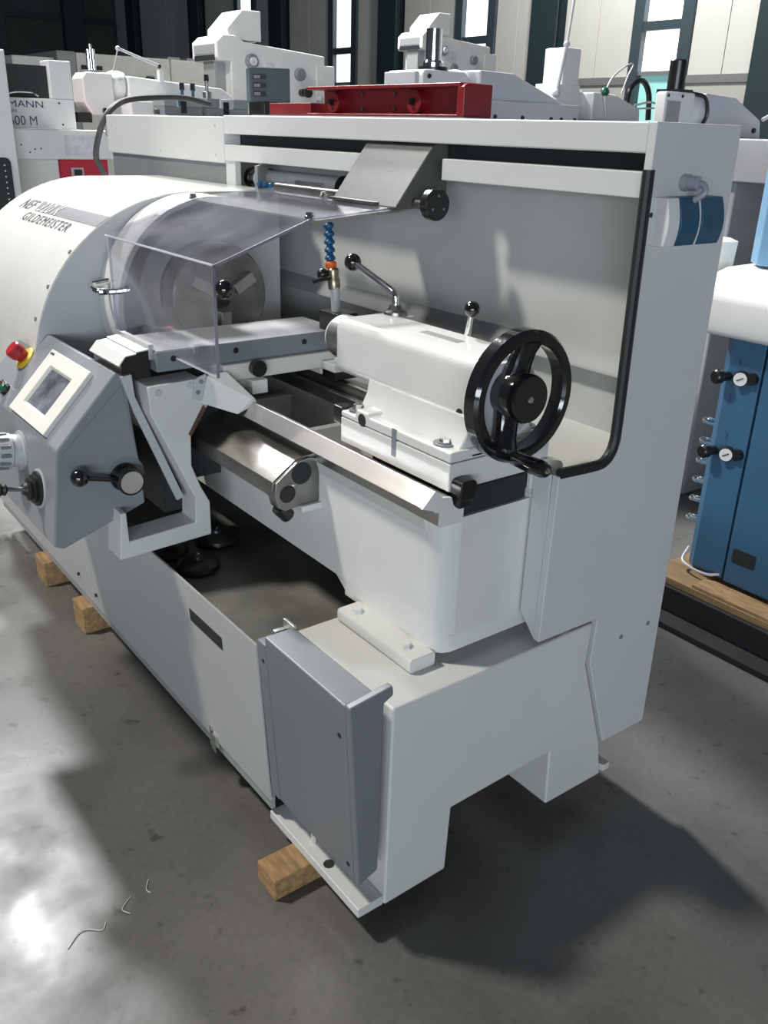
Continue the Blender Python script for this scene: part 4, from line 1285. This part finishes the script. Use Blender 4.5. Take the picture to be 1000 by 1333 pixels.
for yy, zz in ((1.075, 1.70), (1.085, 1.585)):
    part('frame_screw', spin(NB(), [(0, 0.006), (0.003, 0.005), (0.003, 0)], (-4.60, yy, zz), (1, 0, 0), 8), BLACK, bl)
part('lower_housing', box(NB(), -4.80, -4.50, 0.755, 1.40, 1.398, 1.558), BGW, bl, 0.006)
part('schematic_plate', box(NB(), -4.50, -4.497, 1.05, 1.24, 1.42, 1.53), PAPER, bl)
for yy, zz in ((0.80, 1.475), (0.875, 1.452), (0.845, 1.435), (0.91, 1.455)):
    part('housing_screw', spin(NB(), [(0, 0.005), (0.003, 0.004), (0.003, 0)], (-4.50, yy, zz), (1, 0, 0), 8), BLACK, bl)
part('front_column', box(NB(), -4.60, -4.40, 0.40, 0.742, 0, 1.95), BGW, bl, 0.006)
b = NB()
prism(b, rrect(0.42, 0.700, 1.02, 1.410, 0.03, 4), 'x', -4.402, -4.392)
vp_ = part('vent_grille', b, DARK, bl)
for k in range(9):
    part('vent_stud', spin(NB(), [(0, 0.005), (0.003, 0.004)], (-4.392, 0.665, 1.13 + 0.03 * k), (1, 0, 0), 8), LGREY, vp_)
part('pedestal', box(NB(), -4.9, -4.62, 0.742, 1.04, 0, 1.398), WHITE, bl, 0.006)
rbx = thing('red_cabinet', 'bright red cabinet with a small black switch beside the white machine', 'cabinet', (-4.8, 1.25, 0))
part('cabinet_body', box(NB(), -5.0, -4.66, 1.045, 1.36, 0, 1.394), PINKR, rbx, 0.006)
part('switch_plate', box(NB(), -4.66, -4.652, 1.125, 1.20, 1.29, 1.345), LGREY, rbx)
part('switch', box(NB(), -4.652, -4.64, 1.14, 1.185, 1.30, 1.335), BLACK, rbx)

# --- blue machine on a pallet at the right
pal = thing('pallet', 'black wooden pallet with a plywood deck under the blue machine', 'pallet', (0.1, 2.2, 0))
part('deck', box(NB(), -0.62, 0.9, 1.76, 2.75, 0.112, 0.138), PLY, pal, 0.002)
for yy in (1.74, 2.2, 2.65):
    part('runner', box(NB(), -0.64, 0.9, yy, yy + 0.1, 0.022 if yy < 1.8 else 0.085, 0.112), BLKWOOD, pal)
    part('bottom_board', box(NB(), -0.60, 0.9, yy - 0.09, yy + 0.1, 0.0, 0.022), BLKWOOD, pal)
    for xx in () if yy < 1.8 else (-0.56, 0.1, 0.7):
        part('pallet_block', box(NB(), xx, xx + 0.14, yy, yy + 0.1, 0.022, 0.085), BLKWOOD, pal)
part('top_board', box(NB(), -0.44, 0.9, 1.765, 1.86, 0.138, 0.150), WOOD, pal, 0.002)

bm_ = thing('blue_machine', 'blue machine cabinet with two pressure gauges and rounded white cover on the pallet', 'machine', (0.0, 2.2, 0.14))
b = NB()
prism(b, [(-0.575, 1.97), (-0.555, 1.905), (-0.525, 1.885), (-0.405, 1.885), (-0.405, 2.45), (-0.575, 2.45)], 'z', 0.155, 1.04)
part('gauge_panel', b, MBLUE, bm_, 0.003)
dr_ = part('cabinet_door', box(NB(), -0.395, 0.45, 1.880, 2.45, 0.1505, 1.04), MBLUE, bm_, 0.006)
part('door_slot', prism(NB(), rrect(-0.375, -0.285, 0.235, 0.290, 0.008, 3), 'y', 1.8795, 1.8840), DARK, dr_)
b = NB()
prism(b, [(1.795, 1.02), (1.78, 1.06), (1.785, 1.15), (1.83, 1.205), (1.92, 1.225), (2.5, 1.235), (2.5, 1.02)], 'x', -0.63, 0.5)
part('white_cover', b, BGW, bm_, 0.02, None, 4)
b = NB()
prism(b, [(-0.60, 2.02), (-0.54, 1.96), (0.3, 1.96), (0.3, 2.5), (-0.60, 2.5)], 'z', 1.235, 1.545)
part('upper_column', b, LBLUE, bm_, 0.006)
b = NB()
A = [(-0.60, 2.02, 1.545), (-0.54, 1.96, 1.545), (0.3, 1.96, 1.545), (0.3, 2.5, 1.545), (-0.60, 2.5, 1.545)]
B = [(-0.50, 2.15, 1.64), (-0.45, 2.1, 1.64), (0.3, 2.1, 1.64), (0.3, 2.4, 1.64), (-0.50, 2.4, 1.64)]
va = [b.verts.new(p) for p in A]
vb = [b.verts.new(p) for p in B]
for i in range(5):
    j = (i + 1) % 5
    b.faces.new((va[i], va[j], vb[j], vb[i]))
b.faces.new(va)
b.faces.new(vb)
part('column_roof', b, BGW, bm_, 0.004)
for zz, num in ((0.878, '1'), (0.612, '3')):
    gz_ = part('regulator', spin(NB(), [(0, 0.016), (0.03, 0.018), (0.035, 0.024), (0.055, 0.024), (0.06, 0.02)], (-0.520, 1.886, zz), (-0.3, -1, 0), 20), BLACK, bm_)
    gg = part('pressure_gauge', spin(NB(), [(0, 0.026), (0.025, 0.026), (0.025, 0.023)], (-0.468, 1.886, zz + 0.004), (0.25, -1, 0), 24), BLACK, bm_)
    part('gauge_face', spin(NB(), [(0.0252, 0.0225), (0.0262, 0.0225)], (-0.468, 1.886, zz + 0.004), (0.25, -1, 0), 24), BGW, gg)
    b = NB()
    c = Vector((-0.468, 1.886, zz + 0.004)) + Vector((0.25, -1, 0)).normalized() * 0.0275
    cyl(b, c + Vector((-0.010, -0.003, -0.006)), c + Vector((0.010, 0.002, 0.006)), 0.0018, n=6)
    part('gauge_needle', b, BLACK, gg)
    part('gauge_stub', spin(NB(), [(0, 0.020), (0.02, 0.020)], (-0.428, 1.886, zz + 0.01), (0, -1, 0), 16), BLACK, bm_)
for body, xx, zz in (('1', -0.494, 0.925), ('2', -0.507, 0.797), ('3', -0.494, 0.665)):
    text('panel_number', body, 0.03, INKB, bm_, lambda tx, ty, xx=xx, zz=zz: (xx + tx, 1.8838, zz + ty))
b = NB()
for k in range(6):
    zz = 0.28 + 0.075 * k
    tube(b, [(-0.60, 2.02, zz), (-0.625, 1.96, zz + 0.02), (-0.60, 1.93, zz + 0.045), (-0.57, 1.98, zz + 0.03)], 0.006, 8)
part('steel_hose', b, CHROME, bm_)
part('floor_cable', tube(NB(), [(-0.58, 1.93, 0.20), (-0.56, 1.87, 0.172), (-0.50, 1.85, 0.164), (-0.44, 1.855, 0.164), (-0.41, 1.88, 0.17)], 0.005, 8), LGREY, bm_)
part('rear_pump', spin(NB(), [(0, 0.05), (0.09, 0.055), (0.10, 0.03), (0.10, 0)], (-0.74, 2.05, 1.20), (0, 0, 1), 20), CREAM, bm_)

# ---- curls of swarf on the floor
for pts, lab in (([(-0.398, -0.357), (-0.372, -0.388), (-0.352, -0.378)], 'thin pale curl of swarf on the concrete nearest the foot plate block'),
                 ([(-0.421, -0.305), (-0.394, -0.322), (-0.380, -0.318)], 'short pale curl of swarf on the concrete beside the front cover'),
                 ([(-0.340, -0.520), (-0.368, -0.480), (-0.345, -0.445), (-0.360, -0.430)], 'long wavy pale curl of swarf lying out on the open concrete')):
    tag(finish('metal_swarf', tube(NB(), [(x, y, 0.0012 + 0.002 * (i % 2)) for i, (x, y) in enumerate(pts)], 0.0011, 6), PAPER), lab, 'swarf', 'curls of swarf on the floor')
